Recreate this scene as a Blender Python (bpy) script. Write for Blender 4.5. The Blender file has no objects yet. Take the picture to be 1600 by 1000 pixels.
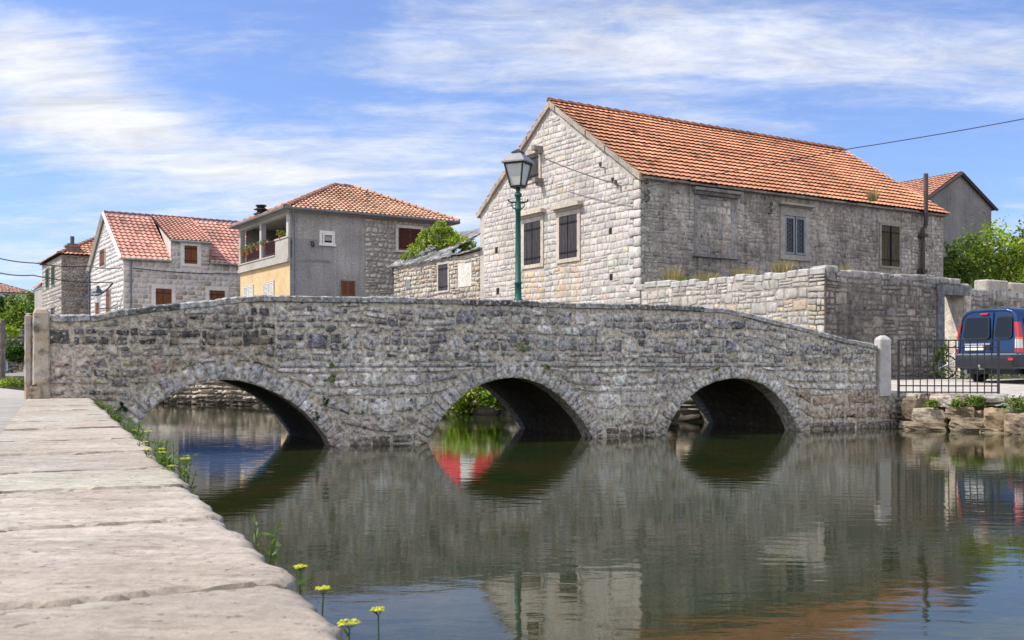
import bpy, bmesh, math, random
import numpy as np
from mathutils import Vector, Matrix
from mathutils.geometry import tessellate_polygon

# ------------------------------------------------------------------ camera, sky, sun, exposure
scn = bpy.context.scene
COL = scn.collection
H = 1.32          # camera height above the water (water is z = 0)
HY = 570.0        # horizon row in the 1600 x 1000 photograph
F = 1600.0        # focal length in photo pixels (36 mm lens, 36 mm sensor)
cd = bpy.data.cameras.new('camera')
cam = bpy.data.objects.new('camera', cd); COL.objects.link(cam)
cam.location = (0, 0, H); cam.rotation_euler = (math.radians(90), 0, 0)
cd.lens = 36.0; cd.sensor_width = 36.0; cd.shift_y = (HY - 500) / 1600.0
cd.clip_start = 0.05; cd.clip_end = 6000
cd.dof.use_dof = True; cd.dof.focus_distance = 18.0; cd.dof.aperture_fstop = 11.0
scn.camera = cam
SUN_EL, SUN_AZ = 52.0, 265.0      # azimuth clockwise from +Y
w = bpy.data.worlds.new('World'); scn.world = w; w.use_nodes = True
def build_world():
    nt = w.node_tree; N = nt.nodes; L = nt.links; N.clear()
    out = N.new('ShaderNodeOutputWorld'); bg = N.new('ShaderNodeBackground'); bg.inputs[1].default_value = 0.15
    sky = N.new('ShaderNodeTexSky'); sky.sky_type = 'NISHITA'; sky.sun_disc = False
    sky.sun_elevation = math.radians(SUN_EL); sky.sun_rotation = math.radians(SUN_AZ)
    sky.air_density = 1.0; sky.dust_density = 0.6; sky.ozone_density = 1.8
    tc = N.new('ShaderNodeTexCoord'); sep = N.new('ShaderNodeSeparateXYZ'); L.new(tc.outputs['Generated'], sep.inputs[0])
    def m(op, a, b=None, clamp=False):
        n = N.new('ShaderNodeMath'); n.operation = op; n.use_clamp = clamp
        for i, v in enumerate((a, b)):
            if v is None: continue
            if isinstance(v, (int, float)): n.inputs[i].default_value = v
            else: L.new(v, n.inputs[i])
        return n.outputs[0]
    zc = m('ADD', m('MAXIMUM', sep.outputs[2], 0.0), 0.16)
    px = m('DIVIDE', sep.outputs[0], zc); py = m('DIVIDE', sep.outputs[1], zc)
    cx = N.new('ShaderNodeCombineXYZ'); L.new(px, cx.inputs[0]); L.new(py, cx.inputs[1])
    def noise(sc, loc, rot, scl, det, rough, dist=0.0):
        mp = N.new('ShaderNodeMapping'); mp.inputs['Location'].default_value = loc
        mp.inputs['Rotation'].default_value = (0, 0, rot); mp.inputs['Scale'].default_value = scl
        L.new(cx.outputs[0], mp.inputs[0])
        n = N.new('ShaderNodeTexNoise'); n.inputs['Scale'].default_value = sc; n.inputs['Detail'].default_value = det
        n.inputs['Roughness'].default_value = rough; n.inputs['Distortion'].default_value = dist
        L.new(mp.outputs[0], n.inputs[0]); return n.outputs[0]
    big = noise(0.55, (CL[0], CL[1], 0), 0.35, (1.0, 1.5, 1), 3, 0.5, 0.3)
    fib = noise(1.5, (3, 1, 0), 0.55, (0.7, 2.4, 1), 10, 0.64, 0.9)
    puf = noise(6.0, (9, 4, 0), 0.2, (1.0, 1.6, 1), 8, 0.68, 0.4)
    s = m('ADD', m('MULTIPLY', big, 1.15), m('ADD', m('MULTIPLY', fib, 0.95), m('MULTIPLY', puf, 0.62)))
    # more cloud towards the left of the view, clearer low on the right
    az = m('DIVIDE', sep.outputs[0], m('MAXIMUM', sep.outputs[1], 0.2))
    el = m('DIVIDE', sep.outputs[2], m('MAXIMUM', sep.outputs[1], 0.2))
    for (a0, e0, ra, re, tilt, amt) in BANKS:            # cloud banks: azimuth, elevation, extents, tilt, strength
        dx = m('SUBTRACT', az, a0); dz = m('SUBTRACT', m('SUBTRACT', el, e0), m('MULTIPLY', dx, tilt))
        q = m('ADD', m('POWER', m('ABSOLUTE', m('DIVIDE', dx, ra)), 2.0), m('POWER', m('ABSOLUTE', m('DIVIDE', dz, re)), 2.0))
        s = m('ADD', s, m('MULTIPLY', m('EXPONENT', m('MULTIPLY', q, -1.0)), amt))
    s = m('ADD', s, m('MULTIPLY', m('MAXIMUM', m('MULTIPLY', sep.outputs[1], -1.0), 0.0), 0.55))   # extra unseen cloud behind the camera, added as fill light for the bridge
    mr = N.new('ShaderNodeMapRange'); mr.interpolation_type = 'SMOOTHSTEP'
    mr.inputs[1].default_value = CL[4]; mr.inputs[2].default_value = CL[5]; L.new(s, mr.inputs[0])
    cov = m('MULTIPLY', mr.outputs[0], 0.93, True)
    base = m('ADD', cov, 0.07, True)
    mix = N.new('ShaderNodeMix'); mix.data_type = 'RGBA'
    tint = N.new('ShaderNodeMix'); tint.data_type = 'RGBA'; tint.blend_type = 'MULTIPLY'; tint.inputs[0].default_value = 1
    L.new(sky.outputs[0], tint.inputs[6]); tint.inputs[7].default_value = SKYTINT
    cb = N.new('ShaderNodeMapRange'); L.new(sep.outputs[1], cb.inputs[0])       # clouds dimmed ahead; the unseen ones behind the camera brightened to fill the shade
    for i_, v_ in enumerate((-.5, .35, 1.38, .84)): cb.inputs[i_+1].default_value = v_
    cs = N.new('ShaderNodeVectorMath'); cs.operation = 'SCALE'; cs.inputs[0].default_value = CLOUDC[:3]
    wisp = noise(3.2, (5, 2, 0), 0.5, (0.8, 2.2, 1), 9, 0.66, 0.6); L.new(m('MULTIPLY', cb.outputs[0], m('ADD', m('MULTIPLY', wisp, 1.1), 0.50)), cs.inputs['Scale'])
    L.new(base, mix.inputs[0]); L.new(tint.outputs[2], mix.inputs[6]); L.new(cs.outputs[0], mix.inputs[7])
    L.new(mix.outputs[2], bg.inputs[0]); L.new(bg.outputs[0], out.inputs[0])
CL = (2.3, 0.7, 0, 0, 1.28, 2.02)
BANKS = ((-.46, .29, .10, .075, -.5, .40), (-.33, .21, .22, .05, -.25, .30), (-.05, .215, .34, .04, -.05, .26), (.02, .33, .26, .05, .06, .36),
         (.36, .31, .26, .05, .05, .30), (-.20, .12, .60, .05, 0, .22), (-.40, .37, .14, .03, 0, -.30), (.38, .19, .20, .05, 0, -.22), (-.18, .33, .06, .05, .3, -.15), (.20, .245, .14, .02, -.2, .20))
SKYTINT = (0.50, 0.60, 0.84, 1)
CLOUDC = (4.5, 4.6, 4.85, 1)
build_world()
sd = bpy.data.lights.new('sun', 'SUN'); sun = bpy.data.objects.new('sun', sd); COL.objects.link(sun)
sd.energy = 3.7; sd.angle = math.radians(0.5); sd.color = (1.0, 0.94, 0.85)
_e, _a = math.radians(SUN_EL), math.radians(SUN_AZ)
sun.rotation_euler = Vector((math.sin(_a)*math.cos(_e), math.cos(_a)*math.cos(_e), math.sin(_e))).to_track_quat('Z', 'Y').to_euler()
sun.location = (-30, 0, 40)
scn.view_settings.view_transform = 'Standard'; scn.view_settings.look = 'None'
scn.view_settings.gamma = 1.0; scn.view_settings.use_curve_mapping = False
scn.view_settings.exposure = 0.6
scn.cycles.max_bounces = 6; scn.cycles.diffuse_bounces = 3; scn.cycles.glossy_bounces = 3
scn.cycles.transmission_bounces = 4; scn.cycles.caustics_reflective = False; scn.cycles.caustics_refractive = False

# ------------------------------------------------------------------ helpers
R = random.Random(7)
def vn(x, y, seed=0):                          # value noise, 0..1, arrays welcome
    x = np.asarray(x, float); y = np.asarray(y, float)
    xi = np.floor(x).astype(np.int64); yi = np.floor(y).astype(np.int64)
    fx = x - xi; fy = y - yi; fx = fx*fx*(3-2*fx); fy = fy*fy*(3-2*fy)
    def h(a, b):
        n = (a*374761393 + b*668265263 + seed*144665) & 0xffffffff
        n = ((n ^ (n >> 13)) * 1274126177) & 0xffffffff
        return ((n ^ (n >> 16)) & 0xffff) / 65535.0
    return (h(xi, yi)*(1-fx) + h(xi+1, yi)*fx)*(1-fy) + (h(xi, yi+1)*(1-fx) + h(xi+1, yi+1)*fx)*fy
def fbm(x, y, seed=0, o=4):
    r = 0; a = 0.5
    for i in range(o):
        r = r + a*vn(x, y, seed+i); x = np.asarray(x)*2.03; y = np.asarray(y)*2.03; a *= 0.5
    return r
def mixc(a, b, t): return tuple(a[i]*(1-t) + b[i]*t for i in range(3))
def jitc(c, v=0.12, h=0.03, r=R):
    k = 1 + r.uniform(-v, v)
    return tuple(max(0.004, c[i]*k*(1+r.uniform(-h, h))) for i in range(3))

class MB:                                      # one mesh in the making; every face carries its own colour
    def __init__(s): s.v = []; s.f = []; s.c = []; s.m = []; s.s = []
    def add(s, vs, fs, col=(0.5, 0.5, 0.5), mi=0, smooth=False):
        b = len(s.v); s.v.extend(vs)
        for f in fs:
            s.f.append([b+i for i in f]); s.c.append(col); s.m.append(mi); s.s.append(smooth)
    def build(s, name, mats, parent=None, recalc=False, **tags):
        me = bpy.data.meshes.new(name)
        root = parent
        while root is not None and root.parent: root = root.parent
        z0 = root.location.z if (root is not None and root.get('worldz')) else 0.0
        vs = [(a, b, c-z0) for a, b, c in s.v] if z0 else s.v
        me.from_pydata(vs, [], s.f)
        if not isinstance(mats, (list, tuple)): mats = [mats]
        for mt in mats: me.materials.append(mt)
        me.polygons.foreach_set('material_index', s.m)
        me.polygons.foreach_set('use_smooth', s.s)
        n = np.array([len(f) for f in s.f]); c = np.array(s.c, float)
        c = np.concatenate([c, np.ones((len(c), 1))], 1)
        at = me.attributes.new('Col', 'FLOAT_COLOR', 'CORNER')
        at.data.foreach_set('color', np.repeat(c, n, axis=0).ravel())
        if recalc:
            bm = bmesh.new(); bm.from_mesh(me); bmesh.ops.recalc_face_normals(bm, faces=bm.faces); bm.to_mesh(me); bm.free()
        me.update()
        o = bpy.data.objects.new(name, me); COL.objects.link(o)
        if parent is not None: o.parent = parent
        for k, v in tags.items(): o[k] = v
        return o

def empty(name, loc, rz=0.0, worldz=False, **tags):
    o = bpy.data.objects.new(name, None); COL.objects.link(o); o.location = loc; o.rotation_euler = (0, 0, rz)
    o.empty_display_size = 0.2
    if worldz: o['worldz'] = True
    for k, v in tags.items(): o[k] = v
    return o
def copy_tree(src, parent=None):
    c = src.copy(); COL.objects.link(c); c.parent = parent
    for ch in [o for o in COL.objects if o.parent == src]: copy_tree(ch, c)
    return c

def box(mb, x0, x1, y0, y1, z0, z1, col=(.5,.5,.5), mi=0, bev=0.0):
    if bev <= 0:
        v = [(x0,y0,z0),(x1,y0,z0),(x1,y1,z0),(x0,y1,z0),(x0,y0,z1),(x1,y0,z1),(x1,y1,z1),(x0,y1,z1)]
        f = [(0,3,2,1),(4,5,6,7),(0,1,5,4),(1,2,6,5),(2,3,7,6),(3,0,4,7)]
        mb.add(v, f, col, mi); return
    b = min(bev, (x1-x0)*.45, (y1-y0)*.45, (z1-z0)*.45)
    v = []; 
    for z, i in ((z0, b), (z0+b, 0), (z1-b, 0), (z1, b)):
        for (cx, cy, sx, sy) in ((x0,y0,1,1),(x1,y0,-1,1),(x1,y1,-1,-1),(x0,y1,1,-1)):
            if i: v += [(cx+sx*b, cy+sy*b, z)]*1 + [(cx+sx*b, cy+sy*b, z)]*1
            else:
                p, q = (cx, cy+sy*b, z), (cx+sx*b, cy, z)
                v += [p, q] if (sx*sy > 0) else [q, p]
    f = [(7,5,3,1)]
    for k in range(3):
        for i in range(8):
            j = (i+1) % 8; f.append((k*8+i, k*8+j, (k+1)*8+j, (k+1)*8+i))
    f.append((24, 26, 28, 30))
    mb.add(v, f, col, mi)
def frame_of(d):
    d = Vector(d).normalized(); a = Vector((0,0,1)) if abs(d.z) < .9 else Vector((1,0,0))
    x = d.cross(a).normalized(); return x, d.cross(x).normalized()
def tube(mb, pts, rad, col=(.5,.5,.5), n=8, mi=0, smooth=True, caps=True, phase=0.0):
    pts = [Vector(p) for p in pts]
    if not isinstance(rad, (list, tuple)): rad = [rad]*len(pts)
    vs = []; X = None
    for i, p in enumerate(pts):
        d = (pts[min(i+1, len(pts)-1)] - pts[max(i-1, 0)])
        if d.length < 1e-9: d = Vector((0, 0, 1))
        d.normalize()
        if X is None: X, Y = frame_of(d)
        else:
            X = (X - d*X.dot(d)).normalized(); Y = d.cross(X).normalized()
        for k in range(n):
            a = phase + 2*math.pi*k/n
            q = p + X*(rad[i]*math.cos(a)) + Y*(rad[i]*math.sin(a)); vs.append(tuple(q))
    fs = [(i*n+k, i*n+(k+1) % n, (i+1)*n+(k+1) % n, (i+1)*n+k) for i in range(len(pts)-1) for k in range(n)]
    mb.add(vs, fs, col, mi, smooth)
    if caps:
        mb.add(vs[:n], [tuple(range(n))[::-1]], col, mi); mb.add(vs[-n:], [tuple(range(n))], col, mi)
def lathe(mb, c, prof, col=(.5,.5,.5), n=12, mi=0, smooth=True, phase=0.0):   # prof: (radius, z) pairs
    vs = [(c[0]+r*math.cos(phase+2*math.pi*k/n), c[1]+r*math.sin(phase+2*math.pi*k/n), z) for r, z in prof for k in range(n)]
    fs = [(i*n+k, i*n+(k+1) % n, (i+1)*n+(k+1) % n, (i+1)*n+k) for i in range(len(prof)-1) for k in range(n)]
    mb.add(vs, fs, col, mi, smooth)
    mb.add(vs[:n], [tuple(range(n))[::-1]], col, mi); mb.add(vs[-n:], [tuple(range(n))], col, mi)

# facade planes: (s, z, d) -> local xyz ; s along the wall, d outwards
def PF(y0=0.0): return lambda s, z, d=0.0: (s, y0-d, z)          # face looking along -y
def PS(x0=0.0): return lambda s, z, d=0.0: (x0-d, s, z)          # face looking along -x
def pbox(mb, pl, s0, s1, z0, z1, d0, d1, col=(.5,.5,.5), mi=0):
    v = [pl(s, z, d) for z in (z0, z1) for (s, d) in ((s0,d0),(s1,d0),(s1,d1),(s0,d1))]
    mb.add(v, [(0,1,2,3),(7,6,5,4),(0,4,5,1),(1,5,6,2),(2,6,7,3),(3,7,4,0)], col, mi)
def ppoly(mb, pl, pts, d0, d1, col, mi=0):                       # prism of an outline (may be concave)
    n = len(pts)
    tri = tessellate_polygon([[Vector((a, b, 0)) for a, b in pts]])
    v = [pl(a, b, d1) for a, b in pts] + [pl(a, b, d0) for a, b in pts]
    mb.add(v, [tuple(t) for t in tri] + [tuple(n+i for i in t[::-1]) for t in tri], col, mi)
    mb.add(v, [(i, n+i, n+(i+1) % n, (i+1) % n) for i in range(n)], col, mi)

def stone(mb, pl, q, dep, col, lod=3, rough=1.0, d0=0.0, r=R):
    """one dressed or rubble stone from a quad q of (s, z) corners"""
    ts = (0.08, 0.5, 0.92) if lod == 3 else ((0.16, 0.84) if lod == 2 else (0.5,))
    pts = []
    wmin = min(abs(q[1][0]-q[0][0]), abs(q[2][1]-q[1][1])); j = wmin*0.07*rough
    for i in range(4):
        a, b = q[i], q[(i+1) % 4]
        if lod == 1: pts.append(a); continue
        for t in ts: pts.append((a[0]+(b[0]-a[0])*t + r.uniform(-j, j), a[1]+(b[1]-a[1])*t + r.uniform(-j, j)))
    n = len(pts); cx = sum(p[0] for p in pts)/n; cz = sum(p[1] for p in pts)/n
    hw = max(abs(q[1][0]-q[0][0])/2, .01); hh = max(abs(q[2][1]-q[1][1])/2, .01)
    ins = min(hw, hh)*0.5
    vs = [pl(a, b, d0-0.02) for a, b in pts]
    rings = ((0.07, 0.72), (0.24, 1.0)) if lod == 3 else ((0.14, 0.95),)
    tx, tz = r.uniform(-.3, .3)*rough, r.uniform(-.3, .3)*rough
    for k, (f, dd) in enumerate(rings):
        fx, fz = 1-ins*f/hw, 1-ins*f/hh
        for a, b in pts:
            x, z = cx+(a-cx)*fx, cz+(b-cz)*fz
            t = dep*(dd*(1 + tx*(x-cx)/hw + tz*(z-cz)/hh) + r.uniform(-.13, .13)*rough)
            vs.append(pl(x, z, d0+max(t, 0.002)))
    vs.append(pl(cx, cz, d0+dep*(1.0+r.uniform(-.1, .15)*rough)))
    nr = len(rings)
    fs = [(k*n+i, k*n+(i+1) % n, (k+1)*n+(i+1) % n, (k+1)*n+i) for k in range(nr) for i in range(n)]
    fs += [(nr*n+i, nr*n+(i+1) % n, (nr+1)*n) for i in range(n)]
    mb.add(vs, fs, col, 0, True)

def intervals(full, blocks):
    out = [full]
    for b0, b1 in blocks:
        nx = []
        for a0, a1 in out:
            if b1 <= a0 or b0 >= a1: nx.append((a0, a1)); continue
            if b0 > a0: nx.append((a0, b0))
            if b1 < a1: nx.append((b1, a1))
        out = nx
    return [(a, b) for a, b in out if b-a > 0.05]
def lay(mb, pl, z0, z1, avail, colf, h=(.2, .3), w_=(.25, .5), gap=.014, dep=.03, warp=.0, lod=3, rough=1.0, split=0.12, d0=0.0, seed=0, rub=False, ztop=None, zbot=None):
    """lay stones in courses from z0 to z1; avail(za, zb) -> free intervals"""
    rr = random.Random(seed)
    def wz(s, z): return z + warp*(2*float(vn(s*.9+seed, z*1.7, seed))-1) + warp*.5*(2*float(vn(s*3+seed, z*3, seed+1))-1) if warp else z
    if ztop:
        wz0 = wz
        wz = lambda s, z: min(wz0(s, z), ztop(s))
    if zbot:
        wz1 = wz
        wz = lambda s, z: max(wz1(s, z), zbot(s))
    z = z0
    while z < z1-0.04:
        hh = rr.uniform(*h)
        if z1-(z+hh) < h[0]*.5: hh = z1-z
        za, zb = z, z+hh; z = zb
        for a0, a1 in avail(za, zb):
            s = a0
            while s < a1-0.03:
                ww = rr.uniform(*w_)*(0.7+0.6*rr.random())
                if a1-(s+ww) < w_[0]*.55: ww = a1-s
                sa, sb = s, s+ww; s = sb
                def put(x0, x1, y0, y1):
                    if x1-x0 < .05 or y1-y0 < .04: return
                    g = gap*rr.uniform(.6, 1.5)/2; k = min(x1-x0, y1-y0)*.09*rough
                    e0 = -1 if abs(x0-a0) < 1e-6 else 1
                    q = [(x0+g+rr.uniform(0, k), wz(x0, y0)+g+rr.uniform(0, k)), (x1-g-rr.uniform(0, k), wz(x1, y0)+g+rr.uniform(0, k)),
                         (x1-g-rr.uniform(0, k), wz(x1, y1)-g-rr.uniform(0, k)), (x0+g+rr.uniform(0, k), wz(x0, y1)-g-rr.uniform(0, k))]
                    if zbot: q = [q[0], q[1], (q[2][0], max(q[2][1], q[1][1]+.018)), (q[3][0], max(q[3][1], q[0][1]+.018))]
                    if (ztop or zbot) and max(q[2][1]-q[1][1], q[3][1]-q[0][1]) < .05 or (ztop and min(q[2][1]-q[1][1], q[3][1]-q[0][1]) < .025): return
                    cs = colf((x0+x1)/2, (y0+y1)/2, rr)
                    if cs is None: return
                    stone(mb, pl, q, dep*rr.uniform(.6, 1.35), cs, lod, rough, d0, rr)
                if rub:
                    p = rr.random()
                    if p < .36: put(sa, sb, za, zb)
                    else:
                        rows = 2 if p < .9 else 3
                        cuts = sorted([0, 1]+[(i+rr.uniform(-.22, .22))/rows for i in range(1, rows)])
                        for i in range(rows):
                            y0, y1 = za+(zb-za)*cuts[i], za+(zb-za)*cuts[i+1]
                            if rr.random() < .6 and ww > .22:
                                m_ = sa+ww*rr.uniform(.3, .7); put(sa, m_, y0, y1); put(m_, sb, y0, y1)
                            else: put(sa, sb, y0, y1)
                elif rr.random() < split and hh > .12:
                    m_ = za+hh*rr.uniform(.35, .65); put(sa, sb, za, m_); put(sa, sb, m_, zb)
                else: put(sa, sb, za, zb)

# ------------------------------------------------------------------ materials
def new_mat(name):
    m = bpy.data.materials.new(name); m.use_nodes = True; nt = m.node_tree; N = nt.nodes
    b = N.get('Principled BSDF'); return m, nt, N, nt.links, b
def nz(N, L, vec, sc, det=6, rough=.6, dist=0.0):
    n = N.new('ShaderNodeTexNoise'); n.inputs['Scale'].default_value = sc; n.inputs['Detail'].default_value = det
    n.inputs['Roughness'].default_value = rough; n.inputs['Distortion'].default_value = dist
    L.new(vec, n.inputs['Vector']); return n.outputs[0]
def mrange(N, L, v, a, b, c, d):
    n = N.new('ShaderNodeMapRange'); L.new(v, n.inputs[0])
    for i, x in enumerate((a, b, c, d)): n.inputs[i+1].default_value = x
    return n.outputs[0]
def mmix(N, L, fac, a, b, blend='MIX'):
    n = N.new('ShaderNodeMix'); n.data_type = 'RGBA'; n.blend_type = blend
    for i, v in ((0, fac), (6, a), (7, b)):
        if isinstance(v, (int, float)): n.inputs[i].default_value = v
        elif isinstance(v, tuple): n.inputs[i].default_value = v
        else: L.new(v, n.inputs[i])
    return n.outputs[2]
def surf(name, rough=.9, var=(.8, 1.2), vscale=6.0, blotch=(.85, 1.12), bscale=.7, bump=.4, bumpsc=40., bdist=.01,
         speck=None, streak=0.0, stretch=(1, 1, 1), spec=.3, metal=0.0, voro=False, bump2=0.0, darkmin=.35):
    m, nt, N, L, b = new_mat(name)
    at = N.new('ShaderNodeAttribute'); at.attribute_name = 'Col'
    tc = N.new('ShaderNodeTexCoord'); mp = N.new('ShaderNodeMapping'); mp.inputs['Scale'].default_value = stretch
    L.new(tc.outputs['Object'], mp.inputs[0]); vec = mp.outputs[0]
    n1 = nz(N, L, vec, vscale, 8, .7); v1 = mrange(N, L, n1, .37, .63, var[0], var[1])
    n2 = nz(N, L, vec, bscale, 4, .6, .5); v2 = mrange(N, L, n2, .35, .65, blotch[0], blotch[1])
    mu = N.new('ShaderNodeMath'); mu.operation = 'MULTIPLY'; L.new(v1, mu.inputs[0]); L.new(v2, mu.inputs[1])
    cc = N.new('ShaderNodeVectorMath'); cc.operation = 'SCALE'; L.new(at.outputs['Color'], cc.inputs[0]); L.new(mu.outputs[0], cc.inputs['Scale'])
    c = cc.outputs[0]
    if speck:
        for (col, sc, lo, hi, amt) in speck:
            ns = nz(N, L, vec, sc, 5, .65); f = mrange(N, L, ns, lo, hi, 0, amt); c = mmix(N, L, f, c, col)
    if streak:
        mp2 = N.new('ShaderNodeMapping'); mp2.inputs['Scale'].default_value = (2.2, 2.2, .22); L.new(tc.outputs['Object'], mp2.inputs[0])
        ns = nz(N, L, mp2.outputs[0], 1.6, 6, .65); f = mrange(N, L, ns, .5, .68, 0, streak); c = mmix(N, L, f, c, (.055, .052, .055, 1))
    L.new(c, b.inputs['Base Color']); b.inputs['Roughness'].default_value = rough
    b.inputs['Specular IOR Level'].default_value = spec; b.inputs['Metallic'].default_value = metal
    if bump:
        bp = N.new('ShaderNodeBump'); bp.inputs['Strength'].default_value = bump; bp.inputs['Distance'].default_value = bdist
        L.new(nz(N, L, vec, bumpsc, 8, .7), bp.inputs['Height'])
        if bump2:
            b2 = N.new('ShaderNodeBump'); b2.inputs['Strength'].default_value = bump2; b2.inputs['Distance'].default_value = .05
            L.new(nz(N, L, vec, bumpsc*.18, 6, .6), b2.inputs['Height']); L.new(b2.outputs[0], bp.inputs['Normal'])
        L.new(bp.outputs[0], b.inputs['Normal'])
    return m
M = {}
M['bridge'] = surf('weathered_rubble', var=(.36, 1.66), vscale=13, blotch=(.8, 1.18), bscale=.9, bump=1.0, bumpsc=26, bdist=.022, bump2=.5,
                   speck=[((.62, .60, .57, 1), 17, .53, .63, .75), ((.06, .055, .055, 1), 11, .57, .66, .85), ((.40, .31, .22, 1), 3.2, .54, .66, .5)], spec=.2)
M['pale'] = surf('pale_limestone', var=(.76, 1.18), vscale=8, blotch=(.88, 1.1), bump=.8, bumpsc=22, bdist=.02, bump2=.35,
                 speck=[((.20, .18, .16, 1), 14, .64, .78, .55)], spec=.2)
M['dark'] = surf('stained_limestone', var=(.65, 1.35), vscale=7, blotch=(.65, 1.3), bscale=.55, bump=.8, bumpsc=20, bdist=.02, bump2=.4,
                 speck=[((.36, .34, .33, 1), 16, .60, .74, .6)], streak=.6, spec=.2)
M['ashlar'] = surf('cleaned_limestone', var=(.9, 1.1), vscale=5, blotch=(.93, 1.07), bump=.5, bumpsc=14, bdist=.02, spec=.2)
M['tile'] = surf('clay_tile', var=(.8, 1.2), vscale=7, blotch=(.85, 1.15), bscale=.6, bump=.3, bumpsc=40, rough=.85,
                 speck=[((.16, .12, .10, 1), 9, .62, .78, .5)], spec=.25)
M['plaster'] = surf('render_plaster', var=(.9, 1.1), vscale=5, blotch=(.85, 1.12), bscale=.5, bump=.4, bumpsc=30)
M['rough_plaster'] = surf('roughcast', var=(.72, 1.3), vscale=14, blotch=(.8, 1.15), bscale=.5, bump=.9, bumpsc=24, bdist=.03, streak=.35)
M['wood'] = surf('painted_timber', var=(.8, 1.2), vscale=5, stretch=(5, 5, .6), bump=.35, bumpsc=14, rough=.6)
M['oldwood'] = surf('bare_timber', var=(.5, 1.5), vscale=5, stretch=(6, 6, .5), bump=.8, bumpsc=14, rough=.85)
M['metal'] = surf('painted_metal', var=(.85, 1.15), vscale=9, bump=.15, bumpsc=40, rough=.45, spec=.5)
M['zinc'] = surf('zinc', var=(.85, 1.15), vscale=6, bump=.1, rough=.5, metal=.4)
M['ground'] = surf('worn_paving', var=(.85, 1.15), vscale=3, blotch=(.85, 1.12), bscale=.25, bump=.4, bumpsc=25, speck=[((.16, .15, .14, 1), 5, .6, .8, .4)])
M['rock'] = surf('quarried_rock', var=(.65, 1.35), vscale=6, blotch=(.8, 1.2), bump=1.0, bumpsc=12, bdist=.04, bump2=.5,
                 speck=[((.10, .08, .06, 1), 5, .58, .72, .6), ((.5, .45, .38, 1), 10, .62, .75, .6)], spec=.2)
M['plastic'] = surf('moulded_plastic', var=(.93, 1.07), bump=.1, rough=.5, spec=.4)
M['cloth'] = surf('awning_cloth', var=(.92, 1.08), bump=.2, bumpsc=60, rough=.8)
def leaf_mat():
    m, nt, N, L, b = new_mat('leaf'); at = N.new('ShaderNodeAttribute'); at.attribute_name = 'Col'
    L.new(at.outputs['Color'], b.inputs['Base Color']); b.inputs['Roughness'].default_value = .55; b.inputs['Specular IOR Level'].default_value = .3
    tr = N.new('ShaderNodeBsdfTranslucent'); mx = N.new('ShaderNodeMixShader'); mx.inputs[0].default_value = .32
    g = N.new('ShaderNodeVectorMath'); g.operation = 'MULTIPLY'; L.new(at.outputs['Color'], g.inputs[0]); g.inputs[1].default_value = (1.5, 1.6, .6)
    L.new(g.outputs[0], tr.inputs[0]); L.new(b.outputs[0], mx.inputs[1]); L.new(tr.outputs[0], mx.inputs[2])
    L.new(mx.outputs[0], N['Material Output'].inputs[0]); return m
M['leaf'] = leaf_mat()
def glass_mat(name, base, rough=.05, spec=.8):
    m, nt, N, L, b = new_mat(name); b.inputs['Base Color'].default_value = (*base, 1); b.inputs['Roughness'].default_value = rough
    b.inputs['Specular IOR Level'].default_value = spec
    tc = N.new('ShaderNodeTexCoord'); bp = N.new('ShaderNodeBump'); bp.inputs['Strength'].default_value = .05
    L.new(nz(N, L, tc.outputs['Object'], 3, 2), bp.inputs['Height']); L.new(bp.outputs[0], b.inputs['Normal']); return m
M['glass'] = glass_mat('window_glass', (.012, .014, .016), .08, .35)
M['milky'] = surf('frosted_glass', var=(.93, 1.07), vscale=4, bump=0, rough=.25, spec=.5)
def paint_mat():
    m, nt, N, L, b = new_mat('car_paint'); at = N.new('ShaderNodeAttribute'); at.attribute_name = 'Col'
    tc = N.new('ShaderNodeTexCoord'); v = mrange(N, L, nz(N, L, tc.outputs['Object'], 4, 6, .6), .3, .7, .9, 1.1)
    cc = N.new('ShaderNodeVectorMath'); cc.operation = 'SCALE'; L.new(at.outputs['Color'], cc.inputs[0]); L.new(v, cc.inputs['Scale'])
    L.new(cc.outputs[0], b.inputs['Base Color']); b.inputs['Roughness'].default_value = .32; b.inputs['Metallic'].default_value = .25
    b.inputs['Coat Weight'].default_value = .7; b.inputs['Coat Roughness'].default_value = .06; return m
M['paint'] = paint_mat()
def lens_mat():
    m, nt, N, L, b = new_mat('lamp_lens'); at = N.new('ShaderNodeAttribute'); at.attribute_name = 'Col'
    L.new(at.outputs['Color'], b.inputs['Base Color']); b.inputs['Roughness'].default_value = .12; b.inputs['Coat Weight'].default_value = .5; return m
M['lens'] = lens_mat()
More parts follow.
